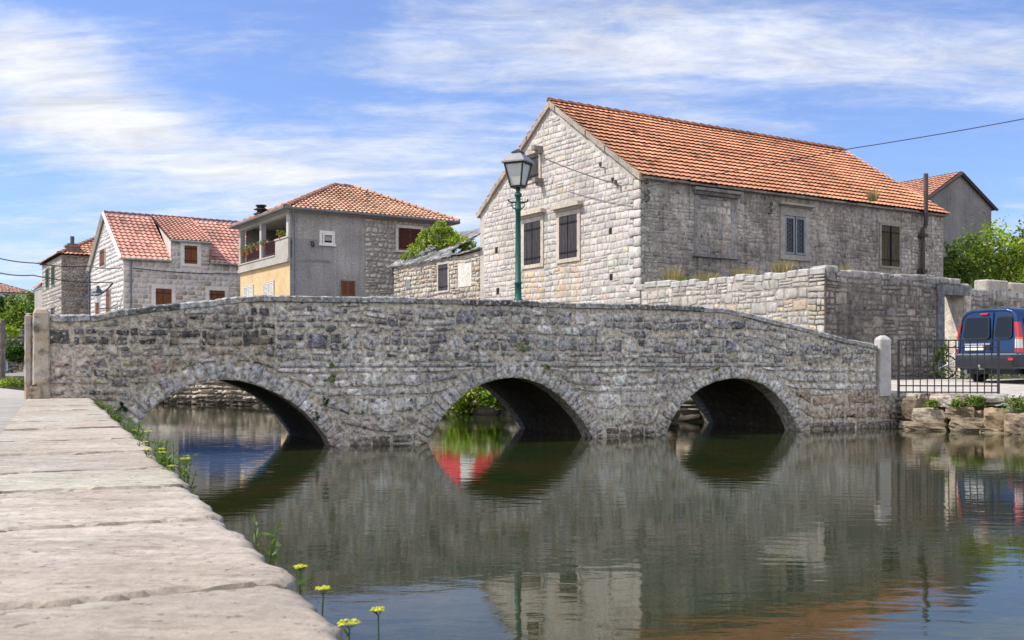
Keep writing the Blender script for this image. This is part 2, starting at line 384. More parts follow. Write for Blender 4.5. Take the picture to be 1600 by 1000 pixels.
def water_mat():
    m, nt, N, L, b = new_mat('river_water'); tc = N.new('ShaderNodeTexCoord'); vec = tc.outputs['Object']
    n = nz(N, L, vec, .35, 6, .65, .4); f = mrange(N, L, n, .35, .65, 0, 1)
    c = mmix(N, L, f, (.011, .024, .007, 1), (.031, .027, .009, 1))
    n2 = nz(N, L, vec, 3.5, 8, .75); f2 = mrange(N, L, n2, .52, .7, 0, .55); c = mmix(N, L, f2, c, (.062, .050, .022, 1))
    L.new(c, b.inputs['Base Color']); b.inputs['Roughness'].default_value = .02; b.inputs['IOR'].default_value = 1.38
    b.inputs['Specular IOR Level'].default_value = .5
    def mapped(scl, rot=0.0):
        mp = N.new('ShaderNodeMapping'); mp.inputs['Scale'].default_value = scl; mp.inputs['Rotation'].default_value = (0, 0, rot)
        L.new(vec, mp.inputs[0]); return mp.outputs[0]
    b1 = N.new('ShaderNodeBump'); b1.inputs['Distance'].default_value = WAVE[0]; L.new(mrange(N, L, nz(N, L, mapped((1, 1, 1), .3), .28, 3, .6, .6), .4, .62, .35, 1.25), b1.inputs['Strength'])
    L.new(nz(N, L, mapped((.8, 1.7, 1), .1), 3.4, 1.5, .45, .3), b1.inputs['Height'])
    b2 = N.new('ShaderNodeBump'); b2.inputs['Strength'].default_value = 1.0; b2.inputs['Distance'].default_value = WAVE[1]
    L.new(nz(N, L, mapped((.7, 2.4, 1), -.1), 15, 2, .5, .2), b2.inputs['Height']); L.new(b1.outputs[0], b2.inputs['Normal'])
    L.new(b2.outputs[0], b.inputs['Normal']); return m
WAVE = (.0026, .00028)
M['water'] = water_mat()

# ------------------------------------------------------------------ foliage
def leaves(mb, pts, size, cols, nrm_up=.3, rs=None, aspect=.55):
    """pts: (n,3) array; two-triangle leaf at each point"""
    n = len(pts); rs = rs or np.random.RandomState(1)
    d = rs.normal(size=(n, 3)); d /= np.linalg.norm(d, axis=1)[:, None]
    nn = rs.normal(size=(n, 3)); nn[:, 2] += nrm_up*3; nn /= np.linalg.norm(nn, axis=1)[:, None]
    d -= nn*(d*nn).sum(1)[:, None]; d /= np.linalg.norm(d, axis=1)[:, None]; e = np.cross(nn, d)
    s = size*rs.uniform(.6, 1.4, n)[:, None]
    a = pts-d*s*.5; b = pts+e*s*aspect*.5-nn*s*.08; c = pts+d*s*.5; f = pts-e*s*aspect*.5-nn*s*.08
    base = len(mb.v)
    V = np.stack([a, b, c, f], 1).reshape(-1, 3); mb.v.extend(map(tuple, V.tolist()))
    ci = rs.randint(0, len(cols), n); br = rs.uniform(.75, 1.25, n)*(.50+.95*vn(pts[:, 0]*(.22/size)+7, pts[:, 2]*(.22/size)+pts[:, 1]*(.13/size), 3))
    for i in range(n):
        k = base+4*i; mb.f.append([k, k+1, k+2, k+3]); c_ = cols[ci[i]]; mb.c.append((c_[0]*br[i], c_[1]*br[i], c_[2]*br[i])); mb.m.append(0); mb.s.append(False)
def blob_pts(rs, c, r, n, shell=.55, clumps=26, spread=.34):
    """leaf positions gathered in clumps over an uneven ellipsoid"""
    r = np.array(r, float); c = np.array(c, float)
    d = rs.normal(size=(clumps, 3)); d /= np.linalg.norm(d, axis=1)[:, None]
    k = shell+(1-shell)*rs.uniform(0, 1, clumps)**.6
    cc = d*k[:, None]*rs.uniform(.75, 1.12, (clumps, 1))
    pick = rs.randint(0, clumps, n); off = rs.normal(size=(n, 3))*spread*.5*rs.uniform(.6, 1.3, clumps)[pick][:, None]
    return c+(cc[pick]+off)*r
GREENS = {'bright': [(.24, .34, .03), (.30, .38, .04), (.16, .25, .025), (.34, .38, .08)],
          'mid': [(.12, .19, .03), (.16, .23, .035), (.08, .13, .02), (.21, .26, .05)],
          'dark': [(.03, .07, .015), (.05, .10, .02), (.025, .05, .012), (.07, .12, .02)],
          'dry': [(.34, .27, .14), (.28, .22, .11), (.40, .33, .2), (.22, .19, .1)],
          'lime': [(.25, .33, .02), (.30, .38, .03), (.18, .26, .02)]}
def tree(name, loc, hgt, crowns, label, cat='tree', pal='mid', n=5000, leaf=.14, group=None, seed=1, trunkc=(.10, .08, .06)):
    rs = np.random.RandomState(seed); rr = random.Random(seed)
    t = empty(name, loc, rr.uniform(0, 6), label=label, category=cat)
    if group: t['group'] = group
    mb = MB(); r0 = hgt*.028
    top = max(c[0][2] for c in crowns)
    tube(mb, [(0, 0, -.2), (r0*.6, 0, hgt*.2), (-r0*.3, r0*.5, hgt*.4), (0, 0, top)], [r0*1.3, r0, r0*.8, r0*.3], trunkc, 8)
    for c, r_ in crowns:
        for k in range(3):
            a = rr.uniform(0, 6.28); e = (c[0]+r_[0]*.55*math.cos(a), c[1]+r_[1]*.55*math.sin(a), c[2]+r_[2]*rr.uniform(-.2, .6))
            s = (0, 0, hgt*rr.uniform(.15, .4)); mid = tuple((s[i]+e[i])/2+rr.uniform(-.15, .15) for i in range(3))
            tube(mb, [s, mid, e], [r0*.6, r0*.4, r0*.12], trunkc, 6)
    mb.build('trunk', M['oldwood'], t)
    cb = MB(); tot = sum(r_[0]*r_[1]*r_[2] for c, r_ in crowns)
    for c, r_ in crowns:
        k = int(n*r_[0]*r_[1]*r_[2]/tot)
        leaves(cb, blob_pts(rs, c, r_, k, clumps=max(12, k//60)), leaf, GREENS[pal], rs=rs)
    cb.build('crown', M['leaf'], t); return t
def tuft(name, loc, r, n, leaf, pal, label, cat='plant', group=None, seed=1, blades=False, parent=None):
    rs = np.random.RandomState(seed); mb = MB()
    if blades:
        for i in range(n):
            a = rs.uniform(0, 6.28); b = rs.uniform(0, 1)**.5; s = np.array([r[0]*b*math.cos(a)*.5, r[1]*b*math.sin(a)*.5, 0])
            l = r[2]*rs.uniform(.5, 1.1); o = np.array([math.cos(a)*b*l*.45+rs.normal()*l*.12, math.sin(a)*b*l*.45+rs.normal()*l*.12, l])
            w_ = leaf*np.array([math.cos(a+1.57), math.sin(a+1.57), 0]); c = GREENS[pal][rs.randint(0, len(GREENS[pal]))]
            mb.add([tuple(s-w_), tuple(s+w_), tuple(s+o*.55+w_*.7), tuple(s+o), tuple(s+o*.55-w_*.7)], [(0, 1, 2, 3, 4)], c)
    else:
        leaves(mb, blob_pts(rs, (0, 0, r[2]*.5), r, n, shell=.2, clumps=max(6, n//25)), leaf, GREENS[pal], rs=rs)
    o = mb.build(name, M['leaf'], parent, label=label, category=cat) if parent is None else mb.build(name, M['leaf'], parent)
    o.location = loc
    if group: o['group'] = group
    return o

# ------------------------------------------------------------------ roofs
def tiled_slope(mb, O, U, V, L0, L1, T0, T1, S, tw=.22, row=.33, amp=.035, lift=.04, col=(.5, .2, .1), var=.14, seed=0, ns=5, under=(.05, .035, .03)):
    """O origin at eave, U along eave, V up the slope; at slope distance t the row runs from lerp(L0,T0) to lerp(L1,T1)"""
    O, U, V = Vector(O), Vector(U).normalized(), Vector(V).normalized(); Nn = U.cross(V).normalized()
    if Nn.z < 0: Nn = -Nn
    rr = random.Random(seed); nr = int(math.ceil(S/row-1e-6))
    a = [O+U*L0-Nn*.02, O+U*L1-Nn*.02, O+V*S+U*T1-Nn*.02, O+V*S+U*T0-Nn*.02]
    mb.add([tuple(p) for p in a], [(0, 1, 2, 3)], under)
    for r_ in range(nr):
        t0 = r_*row; t1 = min(S+.02, t0+row*1.12); tm = min(t0+row*.5, S)
        l0 = L0+(T0-L0)*tm/S; l1 = L1+(T1-L1)*tm/S
        k0 = int(math.floor(l0/tw)); k1 = int(math.ceil(l1/tw))
        for k in range(k0, k1):
            c = jitc(col, var, .06, rr); pv = float(vn(k*.11+seed*5, r_*.23, seed+2)); pw = float(vn(k*.35, r_*.9, seed+4)); c = mixc(tuple(x*(.80+.40*pv) for x in c), (.24, .20, .17), max(0, pw-.72)*1.3)
            sag = .05*(float(vn(k*.07+seed, r_*.16, seed+6))-.5)
            if rr.random() < .05: c = tuple(x*.62 for x in c)
            dz = rr.uniform(-.006, .006); vs = []
            for j in range(ns+1):
                x = max(l0-.02, min(l1+.02, (k+j/ns)*tw)); h = amp*(.5+.5*math.cos(2*math.pi*j/ns))
                if j == 0 or j == ns: h = amp
                pa = O+U*x+V*(t0+dz)+Nn*(h+lift); pb = O+U*x+V*t1+Nn*h; pc = O+U*x+V*(t0+dz+.012)+Nn*(h+lift-.022)
                vs += [tuple(pa+Nn*sag), tuple(pb+Nn*sag), tuple(pc+Nn*sag)]
            fs = [(3*j, 3*j+3, 3*j+4, 3*j+1) for j in range(ns)]
            mb.add(vs, fs, c, 0, True); mb.add(vs, [(3*j+2, 3*j+5, 3*j+3, 3*j) for j in range(ns)], tuple(q*.8 for q in c), 0, True)
def ridge_tiles(mb, a, b, rad=.11, step=.38, col=(.45, .18, .1), seed=3):
    a, b = Vector(a), Vector(b); d = (b-a); n = max(1, int(d.length/step)); rr = random.Random(seed)
    for i in range(n):
        p = a+d*(i/n); q = a+d*((i+1.12)/n); X, Y = frame_of(d)
        if Y.z < 0: Y = -Y
        vs = []; c = jitc(col, .16, .05, rr)
        for (pt, r_, up) in ((p, rad*1.12, .02), (q, rad*.9, 0)):
            for k in range(7):
                an = math.pi*k/6; vs.append(tuple(pt+X*(r_*math.cos(an))+Y*(r_*math.sin(an)*.85+up-.03)))
        mb.add(vs, [(k, k+1, 7+k+1, 7+k) for k in range(6)]+[tuple(range(7))], c, 0, True)

# ------------------------------------------------------------------ pixel -> facade coordinates (to read real dimensions off the photo)
ANG = math.atan2(.537, .843)
Ux, Uy = math.cos(ANG), math.sin(ANG)
def read(loc, face, px, py, off=0.0):
    """photo pixel on a facade plane of a house whose corner stands at loc: returns (s, z)"""
    k = (px-800)/F; X0, Y0 = loc[0], loc[1]
    if face == 'F': dx, dy = Ux, Uy; ox, oy = Uy*off, -Ux*off
    else: dx, dy = -Uy, Ux; ox, oy = -Ux*off, -Uy*off
    X0 += ox; Y0 += oy
    s = (k*Y0-X0)/(dx-k*dy); Y = Y0+s*dy
    return s, H+(HY-py)*Y/F
def at(px, py, Y): return ((px-800)/F*Y, Y, H+(HY-py)*Y/F)

# ------------------------------------------------------------------ water and land
def poly_sheet(name, pts, zf, mat, col, skirt=(), skirtcol=(.2, .17, .13), grid=None):
    mb = MB(); P = [(x, y, zf(x, y)) for x, y in pts]
    tri = tessellate_polygon([[Vector((a, b, 0)) for a, b in pts]])
    mb.add(P, [tuple(t) for t in tri], col)
    for i in skirt:
        a, b = P[i], P[(i+1) % len(P)]
        mb.add([a, b, (b[0], b[1], -1.2), (a[0], a[1], -1.2)], [(0, 1, 2, 3)], skirtcol)
    return mb.build(name, mat, kind='structure', recalc=True)
wb = MB(); wb.add([(-300, -200, 0), (300, -200, 0), (300, 200, 0), (-300, 200, 0)], [(0, 1, 2, 3)], (.02, .03, .02))
wb.build('water', M['water'], kind='structure')
poly_sheet('ground', [(5.1, 24.0), (4.3, 23.75), (-1.0, 27.2), (-10, 34), (-15, 37), (-18.6, 34.3), (-37, 86), (-3000, 86), (-3000, 3000), (3000, 3000), (3000, 27), (6.3, 27)],
           lambda x, y: .93, M['ground'], (.24, .22, .18), skirt=(1, 2, 3, 4))
poly_sheet('road', [(7.75, 22.6), (8.2, 22.0), (8.62, 21.1), (10.2, 19.95), (13.3, 18.6), (20.5, 16.2), (60, 10), (400, 4), (400, 27), (6.3, 27), (5.6, 24.6)],
           lambda x, y: .73+min(max((y-21)*.035, 0), .21), M['ground'], (.44, .40, .35), skirt=(0, 1, 2, 3, 4, 5, 6))
KX = lambda y: .515-.448*y
poly_sheet('pavement', [(KX(-12)-.86, -12), (KX(15.2)-.86, 15.2), (-7.2, 15.4), (-300, 15.4), (-300, -12)], lambda x, y: .825, M['ground'], (.30, .275, .24))
poly_sheet('lane', [(-300, 15.4), (-7.2, 15.4), (-8.3, 18.3), (-18.6, 34.3), (-37, 86), (-300, 86)], lambda x, y: .825-(y-15.4)*.0060, M['ground'], (.38, .35, .31), skirt=(1, 2))

def kerb():
    """coping stones of the near quay: one dense sheet with bedding ridges, open seams and a broken outer edge"""
    a = np.concatenate([np.arange(-1.5, 1.3, .1), np.arange(1.3, 4.0, .014), np.arange(4.0, 8.0, .03), np.arange(8.0, 16.6, .07)])
    wd = .80; b = np.concatenate([[-.16, -.10], np.linspace(-.05, wd, 62)])      # negative b hangs over the edge
    seams = np.array([.4, 1.55, 2.50, 3.55, 4.50, 5.25, 6.25, 7.35, 8.6, 9.7, 10.9, 12.1, 13.2, 14.4, 15.5])
    A, B = np.meshgrid(a, b, indexing='ij')
    idx = np.searchsorted(seams, a); rs = np.random.RandomState(4)
    off = rs.uniform(-.045, .045, 40); tilt = rs.uniform(-.006, .006, 40); lift = rs.uniform(-.004, .004, 40)
    wob = (fbm(B*4+3, A*.6, 5, 4)-.47)*.16
    Aw = A+wob; ID = np.searchsorted(seams, Aw)
    dist = np.min(np.abs(Aw[:, :, None]-seams[None, None, :]), axis=2)
    gapw = .016+.050*fbm(B*2.5, A*2, 9, 3)*(.5+1.1*np.clip(B, 0, 1))
    gapw = gapw*(1+.5*np.exp(-((A-2.6)/.35)**2)*np.clip(B*1.6, 0, 1)); seam = np.clip(1-dist/gapw, 0, 1)
    # edge profile
    e = off[idx]*.4+(fbm(a*2.2, a*0, 11, 5)-.47)*.04+(fbm(a*12, a*0, 12, 4)-.47)*.055
    near = np.min(np.abs(a[:, None]-seams[None, :]), axis=1); e = e-.03+.03*np.clip(1-near/.06, 0, 1)**2
    Bx = np.where(B < 0, 0, B)
    z = .84+lift[ID]+tilt[ID]*(B-.4)
    z += (fbm(A*3.2, B*1.6, 21, 4)-.47)*.013
    rid = fbm(A*7+B*1.2, B*1.3, 31, 5); z += (np.abs(rid-.47)*-.03)*(fbm(A*1.3, B*1.3, 37, 2))
    z += (fbm(A*30, B*24, 41, 3)-.47)*.0045
    z -= seam**.45*(.016+.03*np.clip(B, 0, 1))
    edge = np.clip(1-Bx/.035, 0, 1); z -= edge**2*(.004+.03*fbm(A*9, B*8, 51, 4))
    z = np.where(B < -.01, .84-.055-(-B-.05)*.55-.02*fbm(A*9, B*9, 52, 3), z)
    bb = np.where(B < 0, B*.12, B)+e[:, None]*np.clip(1-Bx/.5, 0, 1)
    # lower face of the stone drops to the wall
    X = .515-.409*A-.9126*bb; Y = .9126*A-.409*bb
    n, m_ = A.shape; mb = MB()
    mb.v = list(map(tuple, np.stack([X, Y, z], -1).reshape(-1, 3).tolist()))
    pal = [jitc((.455, .405, .335), .09, .03) for _ in range(40)]
    SM = np.clip(seam*1.6, 0, 1)*(.55+.45*fbm(A*25, B*25, 61, 3)*1.6).clip(0, 1); GR = (.86+.28*fbm(A*14, B*9, 63, 4)); TN = np.clip(fbm(A*1.1, B*2.2, 66, 3)*2.6-.95, 0, 1)
    for i in range(n-1):
        for j in range(m_-1):
            mb.f.append([i*m_+j, (i+1)*m_+j, (i+1)*m_+j+1, i*m_+j+1])
            k_ = SM[i, j]; p_ = mixc(pal[ID[i, j]], (.44, .35, .26), TN[i, j]*.55); p_ = mixc(p_, (.085, .07, .055), k_); mb.c.append(tuple(x*GR[i, j] for x in p_)); mb.m.append(0); mb.s.append(True)
    # outer side of the coping, then the quay wall under it
    base = len(mb.v); lev = [(.0, .63), (.05, .60), (.06, -.8)]
    for k, (ins, zz) in enumerate(lev):
        for i in range(n):
            eb = bb[i, 0]+ins; mb.v.append((.515-.409*a[i]-.9126*eb, .9126*a[i]-.409*eb, zz+(.02*math.sin(a[i]*5) if zz > 0 else 0)))
    prev = [i*m_ for i in range(n)]
    for k in range(3):
        cur = [base+k*n+i for i in range(n)]
        for i in range(n-1):
            mb.f.append([prev[i+1], prev[i], cur[i], cur[i+1]]); mb.c.append((.42, .38, .33) if k == 0 else (.22, .19, .15)); mb.m.append(0); mb.s.append(False)
        prev = cur
    # inner side
    mb.build('quay_kerb', M['kerb'], kind='structure')
def kerb_mat():
    m, nt, N, L, b = new_mat('bedded_limestone'); at_ = N.new('ShaderNodeAttribute'); at_.attribute_name = 'Col'
    tc = N.new('ShaderNodeTexCoord'); mp = N.new('ShaderNodeMapping'); mp.inputs['Rotation'].default_value = (0, 0, math.radians(-24.1))
    mp.inputs['Scale'].default_value = (.9, 3.2, 3); L.new(tc.outputs['Object'], mp.inputs[0]); v = mp.outputs[0]
    mp1 = N.new('ShaderNodeMapping'); L.new(tc.outputs['Object'], mp1.inputs[0]); v1 = mp1.outputs[0]
    f = mrange(N, L, nz(N, L, v, 3.0, 10, .68, .6), .38, .62, .80, 1.12); g = mrange(N, L, nz(N, L, v1, 30, 8, .7), .36, .64, .80, 1.14)
    mu = N.new('ShaderNodeMath'); mu.operation = 'MULTIPLY'; L.new(f, mu.inputs[0]); L.new(g, mu.inputs[1])
    cc = N.new('ShaderNodeVectorMath'); cc.operation = 'SCALE'; L.new(at_.outputs['Color'], cc.inputs[0]); L.new(mu.outputs[0], cc.inputs['Scale'])
    c = mmix(N, L, mrange(N, L, nz(N, L, v, 7, 9, .75, .8), .54, .70, 0, .7), cc.outputs[0], (.20, .165, .13, 1))
    c = mmix(N, L, mrange(N, L, nz(N, L, v1, 1.1, 4, .6, .5), .47, .66, 0, .6), c, (.34, .27, .195, 1))
    c = mmix(N, L, mrange(N, L, nz(N, L, v1, 34, 3, .6), .62, .68, 0, .8), c, (.13, .11, .09, 1))
    mpl = N.new('ShaderNodeMapping'); mpl.inputs['Rotation'].default_value = (0, 0, math.radians(-21)); mpl.inputs['Scale'].default_value = (.55, 2.6, 1); L.new(tc.outputs['Object'], mpl.inputs[0])
    for sc_, th_, am_ in ((2.2, .016, .75), (6.0, .022, .5)):      # thin bedding cracks
        nn_ = nz(N, L, mpl.outputs[0], sc_, 7, .62, .5); ab = N.new('ShaderNodeMath'); ab.operation = 'SUBTRACT'; L.new(nn_, ab.inputs[0]); ab.inputs[1].default_value = .5
        a2 = N.new('ShaderNodeMath'); a2.operation = 'ABSOLUTE'; L.new(ab.outputs[0], a2.inputs[0]); ln = mrange(N, L, a2.outputs[0], 0, th_, am_, 0)
        gate = mrange(N, L, nz(N, L, v1, 2.3, 3, .5), .47, .6, 0, 1); mg = N.new('ShaderNodeMath'); mg.operation = 'MULTIPLY'; L.new(ln, mg.inputs[0]); L.new(gate, mg.inputs[1])
        c = mmix(N, L, mg.outputs[0], c, (.13, .10, .075, 1))
    L.new(c, b.inputs['Base Color']); b.inputs['Roughness'].default_value = .85; b.inputs['Specular IOR Level'].default_value = .25
    b1 = N.new('ShaderNodeBump'); b1.inputs['Distance'].default_value = .009; b1.inputs['Strength'].default_value = .9; L.new(nz(N, L, v, 5, 10, .7, .7), b1.inputs['Height'])
    b2 = N.new('ShaderNodeBump'); b2.inputs['Distance'].default_value = .005; b2.inputs['Strength'].default_value = .9; L.new(nz(N, L, v1, 60, 6, .7), b2.inputs['Height'])
    L.new(b1.outputs[0], b2.inputs['Normal']); L.new(b2.outputs[0], b.inputs['Normal']); return m
M['kerb'] = kerb_mat(); kerb()

# ------------------------------------------------------------------ the bridge
BX, BY = -6.70, 14.89; BA = math.atan2(6.77, 14.755); BC, BS = math.cos(BA), math.sin(BA)
def bp(px, py):
    k = (px-800)/F; s = (k*BY-BX)/(BC-k*BS); Y = BY+s*BS
    return s, H+(HY-py)*Y/F
bridge = empty('stone_bridge', (BX, BY, 0), BA, worldz=True, label='low stone bridge with three arches over the green river, its parapet humped in the middle', category='bridge')
arches_px = [
 [(190, 703), (197, 688), (207, 673), (220, 658), (236, 640), (250, 628), (264, 618), (284, 609), (308, 600), (328, 595), (352, 592.4), (372, 593), (400, 600), (430, 612), (458, 628), (480, 646), (500, 668), (512, 684), (519, 699)],
 [(667, 694), (674, 678), (681.6, 663), (696, 645), (712, 627), (730, 611), (752, 599), (779, 591), (800, 588.7), (822, 590.5), (847, 598), (872.5, 614.6), (894, 636), (912, 658), (922, 674), (927, 686)],
 [(1040, 680), (1044, 668), (1051, 652), (1062, 636), (1076, 620), (1094, 605.6), (1116, 595), (1145, 588.3), (1173.6, 591), (1195, 600), (1213, 614.6), (1227.6, 632.6), (1238.4, 650.6), (1246, 668), (1248, 676)]]
arches = []
for ap in arches_px:
    q = [bp(*p) for p in ap]
    for _ in range(1):                                   # smooth the traced curve a little
        q = [q[0]]+[((q[i-1][0]+2*q[i][0]+q[i+1][0])/4, (q[i-1][1]+2*q[i][1]+q[i+1][1])/4) for i in range(1, len(q)-1)]+[q[-1]]
    q[0] = (q[0][0], min(q[0][1], -.05)); q[-1] = (q[-1][0], min(q[-1][1], -.05)); arches.append(q)
top_px = [(50, 492), (79, 492.5), (150.5, 492), (185.5, 485), (240, 478), (297, 471.5), (402, 461), (560, 462.5), (700, 466), (808, 470), (1000, 475), (1136, 481), (1188, 494.5), (1235, 505.5), (1289, 519.5), (1325, 530), (1369, 538)]
TOP = [bp(*p) for p in top_px]
def topz(s):
    for (a, za), (b, zb) in zip(TOP, TOP[1:]):
        if a <= s <= b: return za+(zb-za)*(s-a)/(b-a)
    return TOP[0][1] if s < TOP[0][0] else TOP[-1][1]
SR = bp(1369, 600)[0]; SE = bp(1411, 640)[0]; BT = 3.2; ZR = .71
def outline(zt):                                           # arches open at the bottom, zt(s) on top
    o = [(TOP[0][0], -.8)]
    for q in arches: o += [(q[0][0], -.8)]+q+[(q[-1][0], -.8)]
    o += [(SE, -.8), (SE, ZR), (SR, ZR)]
    ss = np.linspace(SR, TOP[0][0], 60); o += [(float(s), zt(float(s))) for s in ss]
    return o
capT = .115
pf = PF()
MORT = (.47, .405, .33)
def bridge_cols(s, z, rr):
    zt = topz(s); r_ = rr.random(); right = s/16.0
    if z < .16: return jitc((.17, .145, .12), .3, .05, rr)
    if z > ZS and s > 3.2:                                  # parapet: dark blue-grey rubble
        if r_ < .34: return jitc((.19, .185, .20), .25, .04, rr)
        if r_ < .74: return jitc((.39, .37, .365), .25, .04, rr)
        return jitc((.56, .525, .48), .16, .04, rr)
    if s < 3.2:                                             # weathered brown stretch at the left
        if z > 1.55 and r_ < .5: return jitc((.10, .095, .09), .3, .05, rr)
        if r_ < .45: return jitc((.36, .30, .235), .22, .06, rr)
        if r_ < .8: return jitc((.40, .36, .32), .22, .05, rr)
        return jitc((.22, .20, .18), .3, .05, rr)
    k = max(0, min(1, (.75-z)/.5))*.7
    base = (.60, .555, .515) if r_ < .65 else ((.47, .44, .415) if r_ < .85 else (.60, .56, .51))
    warm = (.34, .25, .155)
    if s > 13 and z < .75: return jitc(mixc(base, warm, .8), .2, .06, rr)
    return jitc(mixc(base, (.31, .255, .19), k), .18, .05, rr)
ZS = 1.33
def extr(q, off):
    out = []
    for i, p in enumerate(q):
        a, b = q[max(i-1, 0)], q[min(i+1, len(q)-1)]; dx, dz = b[0]-a[0], b[1]-a[1]; l = math.hypot(dx, dz)
        out.append((p[0]-dz/l*off, p[1]+dx/l*off))
    return out
ex = [extr(q, .27) for q in arches]
ex = [[(q[0][0], -1.0)]+q+[(q[-1][0], -1.0)] for q in ex]
def blocked(z):
    out = []
    for q in ex:
        xs = []
        for (a, za), (b, zb) in zip(q, q[1:]):
            if (za-z)*(zb-z) <= 0 and za != zb: xs.append(a+(b-a)*(z-za)/(zb-za))
        if len(xs) >= 2: out.append((min(xs)-.015, max(xs)+.015))
        elif z < min(q[0][1], q[-1][1]): out.append((q[0][0]-.02, q[-1][0]+.02))
    return out
def av_low(za, zb):
    zm = za*.45+zb*.55; full = (TOP[0][0]+.1, SE-.02 if zb < ZR+.03 else SR)
    iv = intervals(full, blocked(zm)); return iv
def s_reach(z, lo=True):                                    # where the sloping parapet top leaves room at height z
    ss = np.linspace(TOP[0][0]+.12, SR, 260); ok = [s for s in ss if topz(s)-capT > z]
    return (min(ok), max(ok)) if ok else (0, 0)
def av_up(za, zb):
    a, b = s_reach(za+.07)
    if b-a < .1: return []
    return intervals((a, b), blocked(za*.4+zb*.6))
mb = MB()
ppoly(mb, pf, outline(lambda s: topz(s)-.02), -.40, 0.0, MORT)
lay(mb, pf, -.08, .17, av_low, bridge_cols, h=(.22, .26), w_=(.25, .5), dep=.035, gap=.02, warp=.0, seed=3, rough=1.3)
# left rough stretch up to its own top, coursed blocks between the arches, then the rubble parapet above the ledge
def zbt(s):
    z = -9
    for q in ex:
        if q[0][0] <= s <= q[-1][0]: z = max(z, -9 if s < q[0][0]+.05 or s > q[-1][0]-.05 else float(np.interp(s, [p[0] for p in q], [p[1] for p in q]))+.012)
    return z
ztp = lambda s: topz(s)-capT+.01
def av_l(za, zb): return [(a, min(b, 3.25)) for a, b in av_up(za, zb) if a < 3.1]
def av_r(za, zb): return [(max(a, 3.25), b) for a, b in av_low(za, zb) if b > 3.35]
def av_p(za, zb): return [(max(a, 3.25), b) for a, b in av_up(za, zb) if b > 3.35]
lay(mb, pf, .17, 2.36, av_l, bridge_cols, h=(.16, .30), w_=(.16, .44), dep=.024, gap=.022, warp=.05, seed=11, rub=True, rough=1.6, ztop=ztp, zbot=zbt)
lay(mb, pf, .17, .95, av_r, bridge_cols, h=(.27, .37), w_=(.30, .62), dep=.022, gap=.018, warp=.022, seed=5, rough=1.6, split=.06, zbot=zbt)
lay(mb, pf, .95, ZS-.05, av_r, bridge_cols, h=(.17, .24), w_=(.20, .48), dep=.022, gap=.020, warp=.02, seed=6, rough=1.6, zbot=zbt)
lay(mb, pf, ZS+.02, 2.36, av_p, bridge_cols, h=(.15, .29), w_=(.15, .40), dep=.022, gap=.020, warp=.05, seed=8, rub=True, rough=1.55, ztop=ztp, zbot=zbt)
# projecting ledge at the level of the roadway
s = 3.3
while s < bp(1225, 572)[0]:
    e = s+R.uniform(.35, .8); 
    stone(mb, pf, [(s+.008, ZS-.045), (e-.008, ZS-.045), (e-.008, ZS+.02), (s+.008, ZS+.02)], R.uniform(.015, .035), jitc((.44, .42, .40), .2), 3, .8); s = e
front = mb.build('masonry', M['bridge'], bridge)
# arch rings
for q in arches:
    mb = MB(); L_ = [0]
    for a, b in zip(q, q[1:]): L_.append(L_[-1]+math.hypot(b[0]-a[0], b[1]-a[1]))
    def pt(t, off):
        t = max(0, min(L_[-1], t))
        for i in range(len(q)-1):
            if L_[i+1] >= t:
                u = (t-L_[i])/max(1e-6, L_[i+1]-L_[i]); a, b = q[i], q[i+1]
                # smoothed normal
                def nrm(i):
                    a_, b_ = q[max(i-1, 0)], q[min(i+1, len(q)-1)]; dx, dz = b_[0]-a_[0], b_[1]-a_[1]; l = math.hypot(dx, dz); return -dz/l, dx/l
                n0, n1 = nrm(i), nrm(i+1); nx, nz_ = n0[0]*(1-u)+n1[0]*u, n0[1]*(1-u)+n1[1]*u
                return (a[0]+(b[0]-a[0])*u+nx*off, a[1]+(b[1]-a[1])*u+nz_*off)
        return q[-1]
    t = 0.02
    while t < L_[-1]-.05:
        wv = R.uniform(.075, .165); t1 = min(L_[-1], t+wv); off = R.uniform(.19, .32)
        z_ = pt((t+t1)/2, 0)[1]
        c = jitc((.48, .46, .445) if R.random() < .7 else (.55, .515, .47), .15, .03)
        if z_ < .35: c = jitc(mixc(c, (.25, .20, .15), .6), .15)
        qd = [pt(t+.010, .003), pt(t+.010, off), pt(t1-.010, off), pt(t1-.010, .003)]
        qd = [(x+R.uniform(-.007, .007), z+R.uniform(-.007, .007)) for x, z in qd]
        # orient: stone() expects a width edge first
        q2 = [(x+R.uniform(-.008, .008), z+R.uniform(-.008, .008)) for x, z in (qd[0], qd[3], qd[2], qd[1])]
        cx = sum(p[0] for p in q2)/4; cz = sum(p[1] for p in q2)/4
        n_ = 4; dep = R.uniform(.012, .032)
        ring0 = []; 
        for i in range(4):
            a, b = q2[i], q2[(i+1) % 4]
            for tt in (.12, .5, .88): ring0.append((a[0]+(b[0]-a[0])*tt+R.uniform(-.004, .004), a[1]+(b[1]-a[1])*tt+R.uniform(-.004, .004)))
        vs = [pf(a, b, -.05) for a, b in ring0]
        for f_, dd in ((.93, .7), (.75, 1.0)): vs += [pf(cx+(a-cx)*f_, cz+(b-cz)*f_, dep*dd+R.uniform(-.006, .006)) for a, b in ring0]
        vs.append(pf(cx, cz, dep*1.08))
        fs = [(k*12+i, k*12+(i+1) % 12, (k+1)*12+(i+1) % 12, (k+1)*12+i) for k in range(2) for i in range(12)]+[(24+i, 24+(i+1) % 12, 36) for i in range(12)]
        mb.add(vs, fs, c, 0, True); t = t1
    mb.build('arch_ring', M['bridge'], bridge)
